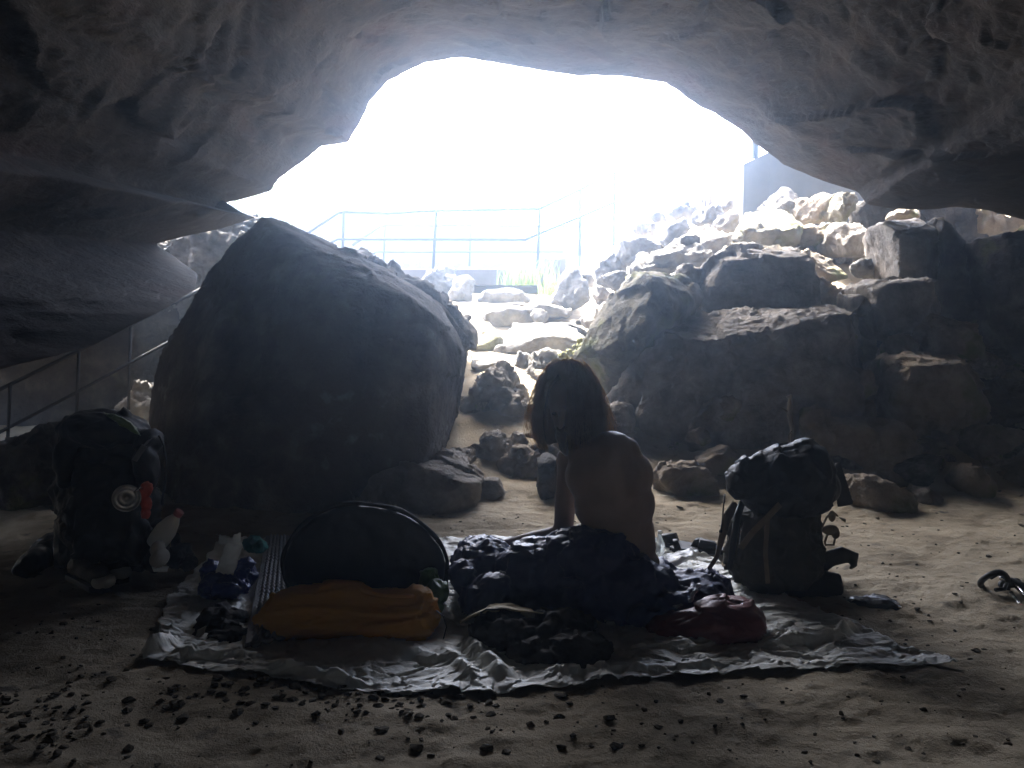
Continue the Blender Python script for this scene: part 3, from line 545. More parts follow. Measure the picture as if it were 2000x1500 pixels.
# shrub on the left outcrop
rr = np.random.default_rng(5); v = []; f = []; c = P(545, 385, 16)
for k in range(1500):
    q = rr.normal(size=3); q /= np.linalg.norm(q); q *= rr.uniform(.3, 1)**.5*np.array((.75, .6, .45))*(1+.3*math.sin(q[0]*5)); o = c+q; a = rr.normal(size=3); a /= np.linalg.norm(a); b = np.cross(a, rr.normal(size=3)); b /= np.linalg.norm(b); s = rr.uniform(.02, .05)
    v += [o-a*s, o+b*s*.5, o+a*s, o-b*s*.5]; f.append((4*k, 4*k+1, 4*k+2, 4*k+3))
sh = empty('shrub', P(545, 430, 16), 'sunlit yellow green shrub above the outcrop by the roof edge', 'shrub', 'plants outside the cave mouth')
link('foliage', MB().add(v, f).mesh(), M_leaf, sh); link('stem', MB().tube([P(540, 445, 16), P(547, 415, 16), P(544, 390, 16)], [.04, .03, .015]).mesh(), M_twig, sh)
# moss cushions
mm = MB(); rr = np.random.default_rng(8)
for k in range(60):
    t = rr.uniform(0, 1); p = P(1165-60*t+rr.normal()*9, 660+42*t+rr.normal()*6, 6.6+rr.normal()*.06); mm.ell(p, (.012+.02*rr.random(),)*3, nu=8, nv=6)
tag(link('moss', mm.mesh(), mat('moss', [(.13, .13, .05), (.22, .21, .09)], 30, .95, .8, 90)), 'yellow green moss cushions between path slab and wedge boulder', 'moss', kind='stuff')
# dead branch standing in the pile
db = MB(); db.tube([P(1550, 868, 4.95), P(1548, 840, 4.95), P(1541, 806, 4.95), P(1545, 772, 4.95)], [.016, .014, .016, .01], 8)
db.tube([P(1541, 806, 4.95), P(1532, 800, 4.93), P(1525, 796, 4.92)], [.006, .004, .002], 6); db.tube([P(1548, 840, 4.95), P(1540, 850, 4.9), P(1543, 872, 4.88)], [.005, .004, .002], 6)
db.tube([P(1544, 776, 4.95), P(1536, 775, 4.95)], [.008, .004], 6); tag(link('dead_branch', db.mesh(), M_twig), 'short dead branch standing upright behind the right backpack', 'branch')

# ------------------------------------------------------------------ foreground soil clods
def clods(n, regs, sz, seed):
    rr = random.Random(seed); mb = MB()
    for k in range(n):
        a = rr.choice(regs); px = rr.gauss(a[0], a[2]); py = rr.gauss(a[1], a[3])
        if py > 1560 or py < 1000: continue
        p = G(px, py); s = sz*(rr.uniform(.2, 1)**2.2+.12)*(1.5 if rr.random() < .05 else .9)
        q = np.random.default_rng(k+seed*999); c = q.normal(size=(16, 3)); c /= np.linalg.norm(c, axis=1)[:, None]; c *= q.uniform(.7, 1.1, (16, 1))*s*np.array((q.uniform(.8, 1.4), 1, q.uniform(.4, .8))); z = float(ground_h(np.array([p[0]]), np.array([p[1]]))[0])
        mb.hull(c+np.array((p[0], p[1], z+s*.12)))
    return mb
dm = clods(420, [(90, 1385, 130, 28), (330, 1360, 180, 32), (700, 1375, 130, 20), (620, 1352, 160, 18), (60, 1430, 60, 30), (980, 1400, 200, 45)], .017, 1)
tag(link('dirt', dm.mesh(False), M_clod), 'dark crumbs of damp soil strewn over the near sand', 'dirt', kind='stuff')
dm = clods(700, [(700, 1450, 500, 60), (1500, 1400, 350, 60), (1750, 1120, 120, 60), (1750, 1250, 160, 60), (120, 1260, 110, 50), (1100, 1010, 150, 20), (1500, 1040, 200, 30)], .0095, 2)
tag(link('dirt', dm.mesh(False), M_clod), 'fine dark crumbs scattered across the whole sand floor', 'dirt', kind='stuff')

# ------------------------------------------------------------------ groundsheet
def g3(px, py): p = G(px, py); return p
NL, FL, FR, NR = g3(278, 1296), g3(436, 1052), g3(1345, 1062), g3(1868, 1306)
n1, n2 = 430, 300
near = [(0, g3(278, 1296)), (.06, g3(400, 1312)), (.14, g3(500, 1322)), (.24, g3(660, 1356)), (.36, g3(820, 1358)), (.5, g3(1000, 1352)), (.64, g3(1220, 1328)), (.8, g3(1480, 1314)), (.92, g3(1720, 1308)), (1, g3(1868, 1306))]
far = [(0, g3(436, 1052)), (.2, g3(560, 1056)), (.5, g3(900, 1050)), (.8, g3(1200, 1054)), (1, g3(1345, 1066))]
left = [(0, g3(278, 1296)), (.25, g3(308, 1245)), (.5, g3(330, 1172)), (.75, g3(392, 1108)), (1, g3(436, 1052))]
right = [(0, g3(1868, 1306)), (.25, g3(1730, 1246)), (.5, g3(1560, 1180)), (.75, g3(1450, 1130)), (1, g3(1345, 1066))]
def crv(c, t): c = [(k, np.array(p)) for k, p in c]; return np.stack([np.interp(t, [k for k, _ in c], [p[j] for _, p in c]) for j in range(2)], -1)
s = np.linspace(0, 1, n1); t = np.linspace(0, 1, n2); S, T_ = np.meshgrid(s, t)
cn, cf, cl, cr_ = crv(near, s), crv(far, s), crv(left, t), crv(right, t)
XY = (1-T_)[..., None]*cn[None]+T_[..., None]*cf[None]+(1-S)[..., None]*cl[:, None]+S[..., None]*cr_[:, None]
k0 = [np.array(q[:2]) for q in (NL, NR, FL, FR)]
XY -= ((1-S)*(1-T_))[..., None]*k0[0]+(S*(1-T_))[..., None]*k0[1]+((1-S)*T_)[..., None]*k0[2]+(S*T_)[..., None]*k0[3]
x, y = XY[..., 0], XY[..., 1]; p = np.stack([x.ravel(), y.ravel(), 0*x.ravel()], 1)
edge = np.minimum(np.minimum(S, 1-S)*2.2, np.minimum(T_, 1-T_)*1.6).ravel(); fr = np.exp(-edge/.05)
p[:, 0] += fr*.035*noise(p*9+3); p[:, 1] += fr*.025*noise(p*8+13)
w = p+.07*np.stack([noise(p*4), noise(p*4+7), 0*p[:, 0]], 1)
cr1 = np.maximum(0, 1-np.abs(noise(w*np.array((3.6, 5.0, 1))))*7); cr2 = np.maximum(0, 1-np.abs(noise(w*np.array((7, 10, 1))+31))*4.5); cr3 = np.maximum(0, 1-np.abs(noise(w*np.array((19, 22, 1))+61))*3)
a5, b5, v5 = worley(w*np.array((13, 15, 1)))
a6, b6, v6 = worley(w*np.array((30, 34, 1))+50)
wf = np.stack([w[:, 0], w[:, 1], 0*w[:, 0]], 1)
h = .006+.007*cr1+.003*cr2+.008*facet(wf*np.array((6, 7, 1)), 1.3, 2)+.0055*facet(wf*np.array((13, 15, 1))+9, 1.3, 4)+.0035*facet(wf*np.array((30, 33, 1))+9, 1.3, 6)+.004*np.maximum(0, noise(p*3+40))
h = np.maximum(h, .001)
h += fr*(.001+.012*np.maximum(0, noise(p*7+77)))
# the raised folded strip on the right and the ridge in the middle
def ridge(ax, ay, bx, by, wd, hh):
    a = G(ax, ay)[:2]; b = G(bx, by)[:2]; d = b-a; L = np.linalg.norm(d); tt = np.clip(((p[:, :2]-a)@d)/L**2, 0, 1); q = np.linalg.norm(p[:, :2]-(a+tt[:, None]*d), axis=1)
    return hh*np.exp(-(q/wd)**2)*(.7+.3*noise(p*14))*np.clip(4*tt*(1-tt)+.35, 0, 1)
h += ridge(1510, 1262, 1640, 1252, .028, .045)+ridge(1640, 1252, 1665, 1228, .018, .05)+ridge(905, 1255, 990, 1335, .03, .05)+ridge(870, 1270, 930, 1340, .02, .035)+ridge(700, 1345, 520, 1312, .022, .04)+ridge(345, 1262, 285, 1290, .02, .055)+ridge(1050, 1318, 1450, 1300, .02, .02)+ridge(330, 1290, 520, 1285, .02, .03)
gh = ground_h(p[:, 0], p[:, 1]); gs = .018*fbm(p*2.1, 3)
p[:, 2] = np.maximum(gs+h, gh+.003)
idx = np.arange(n1*n2).reshape(n2, n1); F = np.stack([idx[:-1, :-1], idx[:-1, 1:], idx[1:, 1:], idx[1:, :-1]], -1).reshape(-1, 4)
tm = mesh_from(p, F); tp = link('groundsheet', tm, M_tarp); tag(tp, 'crumpled silver grey plastic groundsheet spread over the sand', 'groundsheet')
so = tp.modifiers.new('thick', 'SOLIDIFY'); so.thickness = .0012; so.offset = 1

# ------------------------------------------------------------------ person
def body_person():
    root = empty('person', G(1190, 1200), 'long haired bare chested person sitting on the groundsheet, resting one arm', 'person')
    m = MB(); c = lambda *a: m.cap(*a)
    pel = P(1212, 1105, 2.88); lum = P(1206, 1040, 2.88); mid = P(1200, 985, 2.86); che = P(1190, 930, 2.86); up = P(1178, 890, 2.87)
    m.ell(pel, (.145, .115, .10)); m.ell(pel+np.array((0, 0, -.08)), (.16, .13, .09)); m.ell(lum, (.135, .105, .12)); m.ell(mid, (.146, .108, .12)); m.ell(che, (.158, .115, .12)); m.ell(up, (.13, .085, .075))
    sR = P(1224, 882, 2.84); sL = P(1113, 900, 2.98); neck = P(1160, 856, 2.92); hd = P(1116, 790, 2.90)
    m.ell(sR, (.050, .05, .052)); m.ell(sL, (.052, .052, .055)); c(up, sR, .06, .05); c(P(1172, 862, 2.9), sR, .045, .046); c(P(1195, 890, 2.84), P(1205, 960, 2.84), .09, .10); m.ell(P(1130, 935, 2.9), (.035, .04, .08)); c(P(1236, 895, 2.84), P(1258, 1070, 2.86), .036, .045); c(up, sL, .055, .05)
    c(up+np.array((0, .0, .02)), neck, .055, .048); c(neck, hd+np.array((.01, 0, -.03)), .05, .05)
    m.ell(P(1222, 930, 2.79), (.065, .035, .06)); m.ell(P(1150, 935, 2.83), (.06, .035, .06))          # chest muscles
    # left arm: down to the elbow, forearm forward behind the sleeping bag
    el = P(1100, 1042, 3.0); wr = P(990, 1064, 3.10)
    c(sL, P(1106, 965, 2.99), .047, .042); c(P(1106, 965, 2.99), el, .042, .037); c(el, P(1048, 1054, 3.05), .037, .035); c(P(1048, 1054, 3.05), wr, .035, .024)
    # right arm: forward along the far side of the chest, resting on the knee
    elr = P(1190, 1010, 3.12); wrr = P(1090, 1060, 3.2); c(sR, P(1212, 945, 3.0), .047, .042); c(P(1212, 945, 3.0), elr, .042, .036); c(elr, wrr, .036, .024)
    # legs under the sleeping bag
    kl = P(955, 1090, 3.02); kr = P(1060, 1110, 2.82)
    c(pel+np.array((-.08, .05, -.05)), kl, .085, .055); c(kl, P(1010, 1150, 3.2), .052, .035); c(pel+np.array((-.08, -.05, -.06)), kr, .085, .055); c(kr, P(1180, 1175, 2.9), .052, .035)
    # hands
    for w, dx in ((wr, np.array((-1., .25, -.15))), (wrr, np.array((-1., .3, -.25)))):
        dx /= np.linalg.norm(dx); sd = np.cross(dx, (0, 0, 1)); sd /= np.linalg.norm(sd); pc = w+dx*.05; c(w, pc, .022, .024); 
        for k, L in enumerate((.062, .072, .068, .052)):
            o = pc+sd*(k-1.5)*.017+dx*.02; j = o+dx*L*.5+np.array((0, 0, -.004)); e = j+dx*L*.45+np.array((0, 0, -.016)); c(o, j, .0088, .008); c(j, e, .008, .0065)
        c(w+dx*.03, w+dx*.05-sd*.04, .012, .010); c(w+dx*.05-sd*.04, w+dx*.08-sd*.05, .010, .008)
    # head turned left and down, away from the camera
    fd = np.array((-.42, -.80, -.40)); fd /= np.linalg.norm(fd); sd = np.cross(fd, (0, 0, 1)); sd /= np.linalg.norm(sd); upv = np.cross(sd, fd)
    m.ell(hd+np.array((.0, 0, .01)), (.092, .085, .105)); m.ell(hd+fd*.035-upv*.045, (.062, .06, .065)); m.ell(hd+fd*.06-upv*.09, (.026, .028, .022))
    c(hd+fd*.088+upv*.012, hd+fd*.112-upv*.022, .010, .014); 
    m.ell(hd+fd*.078+upv*.03, (.02, .045, .012), (0, 0, .45))
    for s_ in (-1, 1): m.ell(hd+sd*s_*.085-fd*.005-upv*.01, (.016, .014, .03))
    me = m.remesh(.0065, 14, lambda co: .0012*fbm(co*14, 2)); b = link('body', me, M_skin, root)
    for s_ in (-1, 1):
        e = MB().ell(hd+fd*.080+sd*s_*.031+upv*.006, (.010, .010, .007)); link('eye', e.mesh(), mat('eye', [(.03, .025, .02), (.05, .04, .03)], 4, .3), root)
    # beard, hair parted round the face
    bd = MB(); bd.ell(hd+fd*.062-upv*.085, (.052, .045, .05)); bd.ell(hd+fd*.075-upv*.12, (.036, .034, .045)); bd.ell(hd+fd*.045-upv*.06+sd*.045, (.03, .04, .045)); bd.ell(hd+fd*.045-upv*.06-sd*.045, (.03, .04, .045)); bd.ell(hd+fd*.094-upv*.045, (.03, .018, .014)); bd.ell(hd+fd*.086-upv*.065, (.034, .02, .02))
    link('beard', bd.remesh(.006, 3, lambda co: .004*noise(co*np.array((70, 70, 14)))), M_hair, root)
    tb = np.array([(0, .004), (.03, .036), (.1, .066), (.22, .092), (.4, .112), (.6, .126), (.75, .128), (.9, .118), (1, .10)]); H = .325; apex = P(1109, 701, 2.90); hc = np.array((apex[0], 2.905, 0))
    fa = math.atan2(fd[1], fd[0])
    def hpos(a, s_, k=1.0, off=0.0):
        r0 = float(np.interp(s_, tb[:, 0], tb[:, 1]))*k+off; da = (a-fa+math.pi)%(2*math.pi)-math.pi
        return np.array((hc[0]+.010*s_+math.cos(a)*r0, hc[1]+.02*s_+math.sin(a)*r0*.88, apex[2]-s_*H+(off if s_ < .1 else 0)))
    h = MB(); n = 40; v = []; f = []
    ss = [.0, .03, .08, .15, .25, .4, .55, .7, .82, .9]
    for s_ in ss:
        for i in range(n):
            a = 2*math.pi*i/n; da = abs((a-fa+math.pi)%(2*math.pi)-math.pi); cut = max(0, 1-da/.55)*min(1, max(0, (s_-.18)/.12))
            v.append(hpos(a, s_, .90*(1-.42*min(1, cut*1.8)))+np.array((0, 0, .02*math.sin(a*7)*(s_ > .85))))
    for j in range(len(ss)-1):
        for i in range(n): q = (i+1)%n; f.append((j*n+i, (j+1)*n+i, (j+1)*n+q, j*n+q))
    f.append(tuple(range(n))); f.append(tuple((len(ss)-1)*n+i for i in range(n-1, -1, -1))); h.add(v, f)
    hm = h.remesh(.006, 3, lambda co: .0035*noise(co*np.array((70, 70, 6)))+.004*noise(co*np.array((26, 26, 5))+4)); hair = link('hair', hm, M_hair, root)
    st_ = MB(); rr = random.Random(3)
    for k in range(2600):
        a = rr.uniform(0, 2*math.pi); L = []; fly = rr.random() < .2; off = rr.uniform(-.004, .007)+(rr.uniform(.004, .03) if fly else 0); s0 = rr.uniform(.0, .25); s1 = rr.uniform(.65, 1.02); w1 = rr.uniform(-1, 1); ph = rr.uniform(0, 6)
        for j in range(12):
            t = j/11; s_ = s0+(s1-s0)*t; da = (a-fa+math.pi)%(2*math.pi)-math.pi; lim = .42*min(1, max(0, (s_-.15)/.12)); aa = a
            if abs(da) < lim: aa = fa+math.copysign(lim, da)
            aa += .05*math.sin(ph+s_*9)*w1+(.09*math.sin(ph*2+s_*14)*t if fly else 0)
            L.append(hpos(aa, s_, 1.0, off*(.35+.9*t)+(.006*math.sin(ph+s_*20)*t if fly else 0)))
        st_.tube(L, [.0008*(1-.5*j/11) for j in range(12)], 3, caps=False)
    link('loose_strands', st_.mesh(), M_wisp, hair)
body_person()

# ------------------------------------------------------------------ soft things on the sheet
def soft(name, mb, vox, mt, label, cat, disp, smooth=3, parent=None, group=None):
    o = link(name, mb.remesh(vox, smooth, disp), mt, parent)
    return tag(o, label, cat, group) if parent is None else o
m = MB(); m.ell(P(942, 1098, 2.98), (.115, .16, .095)); m.ell(P(905, 1125, 2.85), (.06, .1, .06)); m.ell(P(1050, 1104, 2.86), (.15, .15, .09)); m.hull([P(985, 1130, 2.74), P(1060, 1092, 2.78), P(1180, 1080, 2.78), P(1290, 1100, 2.78), P(1300, 1150, 2.7), P(985, 1215, 2.66), P(1300, 1225, 2.62), P(1150, 1235, 2.6), P(1000, 1150, 3.0), P(1300, 1140, 3.0)]); m.ell(P(960, 1170, 2.74), (.11, .10, .08))
m.ell(P(1150, 1085, 2.80), (.17, .13, .10)); m.ell(P(1110, 1062, 2.93), (.10, .09, .055)); m.ell(P(1225, 1150, 2.75), (.18, .12, .12)); m.ell(P(1330, 1172, 2.80), (.17, .18, .10)); m.ell(P(1372, 1160, 2.92), (.11, .12, .085)); m.ell(P(1300, 1190, 2.68), (.16, .12, .07)); m.ell(P(1260, 1120, 2.9), (.12, .14, .06))
bag = soft('sleeping_bag', m, .0085, M_navy, 'dark navy sleeping bag heaped round the sitting person\'s legs', 'sleeping bag', lambda co: wrinkle(9, .009, seed=2)(co)+crumple(11, .010, 3)(co)+crumple(26, .003, 7)(co), 2)
m = MB()
for px0, py0, px1, py1, d in ((1365, 1140, 1345, 1178, 2.6), (1290, 1190, 1345, 1182, 2.6), (985, 1118, 940, 1135, 2.75), (940, 1135, 955, 1160, 2.74)):
    pts_ = [P(px0+(px1-px0)*t+3*math.sin(t*20), py0+(py1-py0)*t+3*math.cos(t*23), d+.02*math.sin(t*9)) for t in np.linspace(0, 1, 14)]; m.tube(pts_, .007, 6)
link('drawcord_hem', m.remesh(.004, 1, wrinkle(40, .004)), mat('pale blue lining', [(.16, .19, .26), (.24, .28, .34)], 9, .4), bag)

# orange stuff sack
m = MB(); m.cap(P(570, 1205, 2.60), P(800, 1210, 2.60), .102, .094, 1.15); m.cap(P(590, 1200, 2.60), P(690, 1202, 2.60), .105, .104, 1.1); m.ell(P(545, 1215, 2.6), (.075, .09, .08)); m.ell(P(815, 1196, 2.62), (.065, .09, .085))
def dy(co):
    return wrinkle(4.0, .010, (.35, 1.3, 2.4), seed=9)(co)+crumple(8, .010, 19, (.35, 1.4, 2.2))(co)+.004*noise(co*9)+.012*np.exp(-((co[:, 2]-(.155+.10*(co[:, 0]+.6)*-.35))/.014)**2)*(co[:, 0] > -.62)*(co[:, 0] < -.32)
ob = soft('stuff_sack', m, .0065, M_orange, 'fat orange stuff sack lying on its side at the front', 'stuff sack', dy, 10, group='stuff sacks on the groundsheet')
m = MB(); L = [P(700+i*12, 1150+9*math.sin(i*.28)+i*.9, 2.56-.0*i) for i in range(10)]; m.tube(L, [.004]+[.007]*8+[.004], 6, flat=1.6); link('drawn_hem', m.mesh(), M_orange, ob)
ring_ = [P(548, 1208, 2.60)+np.array((0, .085*math.cos(a_), .080*math.sin(a_))) for a_ in np.linspace(0, 2*math.pi, 28)[:-1]]; link('seam', MB().tube(ring_, .0035, 6, closed=True).mesh(), M_orange, ob)
link('drawcord', MB().tube([P(852, 1192, 2.56), P(866, 1204, 2.55), P(872, 1225, 2.54), P(866, 1248, 2.53)], .0022, 6).mesh(), M_black, ob)
# maroon sack
m = MB(); m.cap(P(1302, 1238, 2.56), P(1400, 1228, 2.56), .066, .09, 1.3); m.cap(P(1390, 1222, 2.56), P(1444, 1220, 2.58), .092, .09, 1.2)
soft('stuff_sack', m, .0065, M_maroon, 'crumpled maroon stuff sack right of the sleeping bag', 'stuff sack', lambda co: wrinkle(6, .009, (.6, 1.2, 2.0), seed=19)(co)+crumple(12, .007, 5, (.5, 1, 1.5))(co), 3, group='stuff sacks on the groundsheet')

# round black disc standing on edge
root = empty('folded_mat', G(718, 1230), 'big round black foldaway disc standing on edge behind the orange sack', 'folded disc')
cc = P(716, 1118, 2.86); n = 72; ax = np.array((.02, 1, .22)); ax /= np.linalg.norm(ax); ex = np.cross(ax, (0, 0, 1)); ex /= np.linalg.norm(ex); ez = np.cross(ex, ax); ex = -ex
def rim(a, k=1.0, off=0):
    rx = .292*(1+.02*math.sin(3*a+1)+.012*math.sin(7*a)); rz = .272*(1+.02*math.sin(2*a+.6)+.010*math.sin(9*a+2)); return cc+ex*math.cos(a)*rx*k+ez*math.sin(a)*rz*k+ax*off
v = []; f = []; K = [(.985, 0), (.96, .018), (.85, .03), (.5, .042), (.05, .045)]
prof = [(k, -o) for k, o in K[::-1]]+[(k, o) for k, o in K]
for k, o in prof:
    for i in range(n): v.append(rim(2*math.pi*i/n, k, o))
for j in range(len(prof)-1):
    for i in range(n): q = (i+1) % n; f.append((j*n+i, j*n+q, (j+1)*n+q, (j+1)*n+i))
f.append(tuple(range(n-1, -1, -1))); f.append(tuple((len(prof)-1)*n+i for i in range(n)))
mb = MB().add(v, f); link('cover', mb.remesh(.008, 1, wrinkle(7, .006, seed=33)), M_black, root)
link('hoop', MB().tube([rim(2*math.pi*i/n, 1.0) for i in range(n)], [.008+.0015*math.sin(i*.9) for i in range(n)], 8, closed=True).mesh(), M_blackshine, root)

# egg-box foam pad
a, b, c_, d_ = G(478, 1256, .03), G(520, 1046, .03), G(640, 1046, .03), G(700, 1200, .03)
na, nb = 90, 300; s = np.linspace(0, 1, na); t = np.linspace(0, 1, nb); S, T_ = np.meshgrid(s, t); PP = ((1-S)*(1-T_))[..., None]*a+((1-S)*T_)[..., None]*b+(S*T_)[..., None]*c_+(S*(1-T_))[..., None]*d_
Lw = np.linalg.norm(c_-b); Ll = np.linalg.norm(b-a); PP[..., 2] = .026+.013*np.sin(S*Lw/.030*2*math.pi)*np.sin(T_*Ll/.038*2*math.pi)*np.clip(S*Lw/.012-.8, 0, 1)+.006*noise((PP*3).reshape(-1, 3)).reshape(nb, na)+.006*np.abs(np.sin(T_*math.pi*6))
idx = np.arange(na*nb).reshape(nb, na); F = np.stack([idx[:-1, :-1], idx[:-1, 1:], idx[1:, 1:], idx[1:, :-1]], -1).reshape(-1, 4)
pd = link('sleeping_pad', mesh_from(PP.reshape(-1, 3), F), M_pad); tag(pd, 'grey egg box foam pad running under the orange sack', 'sleeping pad'); so = pd.modifiers.new('thick', 'SOLIDIFY'); so.thickness = .014; so.offset = -1

# blue bag with the white bottle-like bag in it
m = MB(); m.ell(P(440, 1138, 2.93), (.085, .075, .055)); m.ell(P(412, 1122, 2.96), (.04, .05, .05)); m.ell(P(478, 1118, 2.98), (.042, .05, .055)); m.ell(P(440, 1150, 2.88), (.09, .06, .035))
soft('plastic_bag', m, .005, M_blue, 'shiny royal blue bag at the left of the groundsheet', 'bag', lambda co: wrinkle(14, .005, seed=4)(co)+crumple(18, .009, 2)(co), 1)
m = MB(); m.hull([P(418, 1140, 2.90), P(452, 1142, 2.90), P(424, 1105, 2.90), P(464, 1098, 2.90), P(440, 1062, 2.95), P(474, 1062, 2.95), P(420, 1140, 2.94), P(452, 1142, 2.94), P(444, 1066, 2.965), P(470, 1066, 2.965)])
m.hull([P(452, 1066, 2.955), P(474, 1070, 2.955), P(454, 1042, 2.96), P(471, 1040, 2.96), P(455, 1050, 2.975), P(470, 1050, 2.975)])
soft('wrapper', m, .004, M_paper, 'off white crumpled pouch sticking out of the blue bag', 'pouch', wrinkle(16, .005, seed=14), 2)
m = MB(); m.hull([P(424, 1042, 3.3), P(455, 1050, 3.3), P(428, 1062, 3.3), P(462, 1066, 3.3), P(430, 1060, 3.34), P(455, 1056, 3.34)])
soft('wrapper', m, .004, M_paper, 'torn pale sheet of plastic behind the blue bag', 'wrapper', wrinkle(20, .006, seed=15), 1)
m = MB(); m.ell(P(494, 1062, 3.3), (.042, .05, .032)); m.ell(P(508, 1068, 3.25), (.03, .04, .025)); soft('cloth', m, .0045, M_teal, 'small teal cloth bunched at the far end of the pad', 'cloth', wrinkle(22, .008, seed=6), 1)
# dark jacket left of the pad
m = MB(); m.ell(P(432, 1222, 2.66), (.085, .09, .055)); m.ell(P(400, 1238, 2.62), (.06, .07, .035)); m.ell(P(445, 1248, 2.56), (.06, .07, .035)); m.ell(P(428, 1205, 2.72), (.045, .05, .04))
soft('jacket', m, .0055, M_blacksoft, 'dark grey crumpled jacket between sheet corner and pad', 'jacket', lambda co: wrinkle(12, .007, seed=8)(co)+crumple(15, .010, 2)(co), 1)
m = MB(); m.hull([P(385, 1230, 2.55), P(405, 1220, 2.56), P(398, 1245, 2.54), P(380, 1248, 2.54), P(392, 1238, 2.6)])
soft('glove', m, .004, M_rubber, 'grey glove lying against the dark jacket', 'glove', wrinkle(20, .003, seed=8), 1)
# green bag
m = MB(); m.ell(P(838, 1132, 2.78), (.035, .04, .045)); m.ell(P(852, 1158, 2.72), (.045, .05, .045)); m.ell(P(846, 1186, 2.66), (.035, .04, .03))
soft('plastic_bag', m, .004, M_green, 'crumpled green plastic bag between black disc and sleeping bag', 'bag', wrinkle(20, .010, seed=16), 1)
# cap
root = empty('cap', G(990, 1225), 'soft tan cap with a curved brim lying before the sleeping bag', 'cap')
v = []; f = []; nn = 24
for k in range(9):
    t = k/8
    for i in range(nn):
        a = i/(nn-1); px = 898+ (1062-898)*a; top_ = 1212-30*math.sin(min(1, a*1.5)*math.pi*.62)+12*a; q = P(px, top_, 2.50+.11*t); q[2] += .012*math.sin(a*math.pi)*(1-(2*t-1)**2)-.006*t; v.append(q)
for k in range(8):
    for i in range(nn-1): f.append((k*nn+i, k*nn+i+1, (k+1)*nn+i+1, (k+1)*nn+i))
br = link('brim', mesh_from(v, f), M_tan, root); so = br.modifiers.new('t', 'SOLIDIFY'); so.thickness = .004
m = MB(); m.ell(P(985, 1200, 2.58), (.075, .07, .032)); m.ell(P(1010, 1204, 2.56), (.065, .06, .028)); link('crown', m.remesh(.005, 2, wrinkle(16, .006, seed=3)), M_tan, root)
m = MB(); m.tube([P(938, 1197, 2.5), P(950, 1190, 2.5), P(985, 1190, 2.5), P(1000, 1196, 2.5)], .003, 6); link('band', m.mesh(), M_black, root)
# dark clothes heap
m = MB(); m.ell(P(1000, 1235, 2.5), (.14, .10, .055)); m.ell(P(1080, 1235, 2.5), (.13, .12, .06)); m.ell(P(1110, 1262, 2.4), (.12, .10, .045)); m.ell(P(1160, 1272, 2.38), (.06, .07, .04)); m.ell(P(1050, 1270, 2.38), (.1, .08, .035)); m.ell(P(1110, 1225, 2.55), (.09, .08, .05)); m.ell(P(1140, 1290, 2.33), (.07, .06, .025))
soft('sweater', m, .006, M_blacksoft, 'heap of black clothes in front of the sleeping bag', 'clothes', lambda co: wrinkle(10, .011, seed=28)(co)+crumple(14, .010, 3)(co), 2)

# white bag, bottle, sandals behind the person
m = MB(); m.hull([P(1272, 1108, 3.1), P(1280, 1088, 3.15), P(1300, 1082, 3.2), P(1345, 1070, 3.25), P(1366, 1072, 3.25), P(1362, 1088, 3.15), P(1330, 1098, 3.1), P(1300, 1116, 3.05), P(1345, 1088, 3.05)])
soft('plastic_bag', m, .005, M_white, 'bright white plastic bag behind the person\'s hip', 'bag', wrinkle(14, .009, seed=41), 1)
m = MB(); m.hull([P(1372, 1124, 3.0), P(1404, 1114, 3.0), P(1407, 1134, 2.98), P(1376, 1136, 2.98), P(1395, 1128, 3.08)]); soft('wrapper', m, .004, M_white, 'pale plastic wrapper behind the right end of the sleeping bag', 'wrapper', wrinkle(20, .004, seed=44), 1)
root = empty('water_bottle', G(1288, 1095), 'clear plastic bottle standing behind the person\'s hip', 'bottle', 'drink bottles')
b0 = P(1288, 1098, 3.2); link('body', MB().lathe((b0[0], b0[1], max(b0[2], .01)), [(.018, 0), (.023, .004), (.022, .03), (.019, .045), (.023, .06), (.021, .075), (.010, .10), (.0075, .115)]).mesh(), M_clear, root)
link('cap', MB().lathe((b0[0], b0[1], max(b0[2], .01)+.115), [(.009, 0), (.009, .012), (.007, .013)]).mesh(), M_white, root)
def sandal(base, ang_, label):
    root = empty('sandal', base, label, 'sandal', 'pair of sandals behind the person'); ca, sa = math.cos(ang_), math.sin(ang_); tr = lambda x, y, z: (base[0]+x*ca-y*sa, base[1]+x*sa+y*ca, base[2]+z)
    ol = [(-.12, .0), (-.10, .035), (-.03, .03), (.05, .04), (.11, .032), (.13, 0), (.11, -.035), (.05, -.042), (-.03, -.03), (-.10, -.035)]
    link('sole', MB().hull([tr(x, y, z) for x, y in ol for z in (.004, .024)]).remesh(.004, 1), M_black, root)
    m = MB()
    m.hull([tr(x, y, z) for x, y, z in ((.0, .034, .02), (.0, -.034, .02), (.09, .036, .02), (.09, -.036, .02), (.01, .02, .062), (.01, -.02, .062), (.075, .022, .048), (.075, -.022, .048))])
    m.hull([tr(x, y, z) for x, y, z in ((-.10, .03, .02), (-.10, -.03, .02), (-.07, .03, .02), (-.07, -.03, .02), (-.105, .024, .05), (-.105, -.024, .05), (-.085, .022, .052), (-.085, -.022, .052))]); link('strap', m.mesh(), M_blackshine, root)
bb = G(1322, 1072); sandal((bb[0], bb[1], .006), 2.6, 'left black strappy sandal behind the white bag')
bb = G(1362, 1082); sandal((bb[0], bb[1], .006), -.15, 'right black strappy sandal with its heel toward the right backpack')

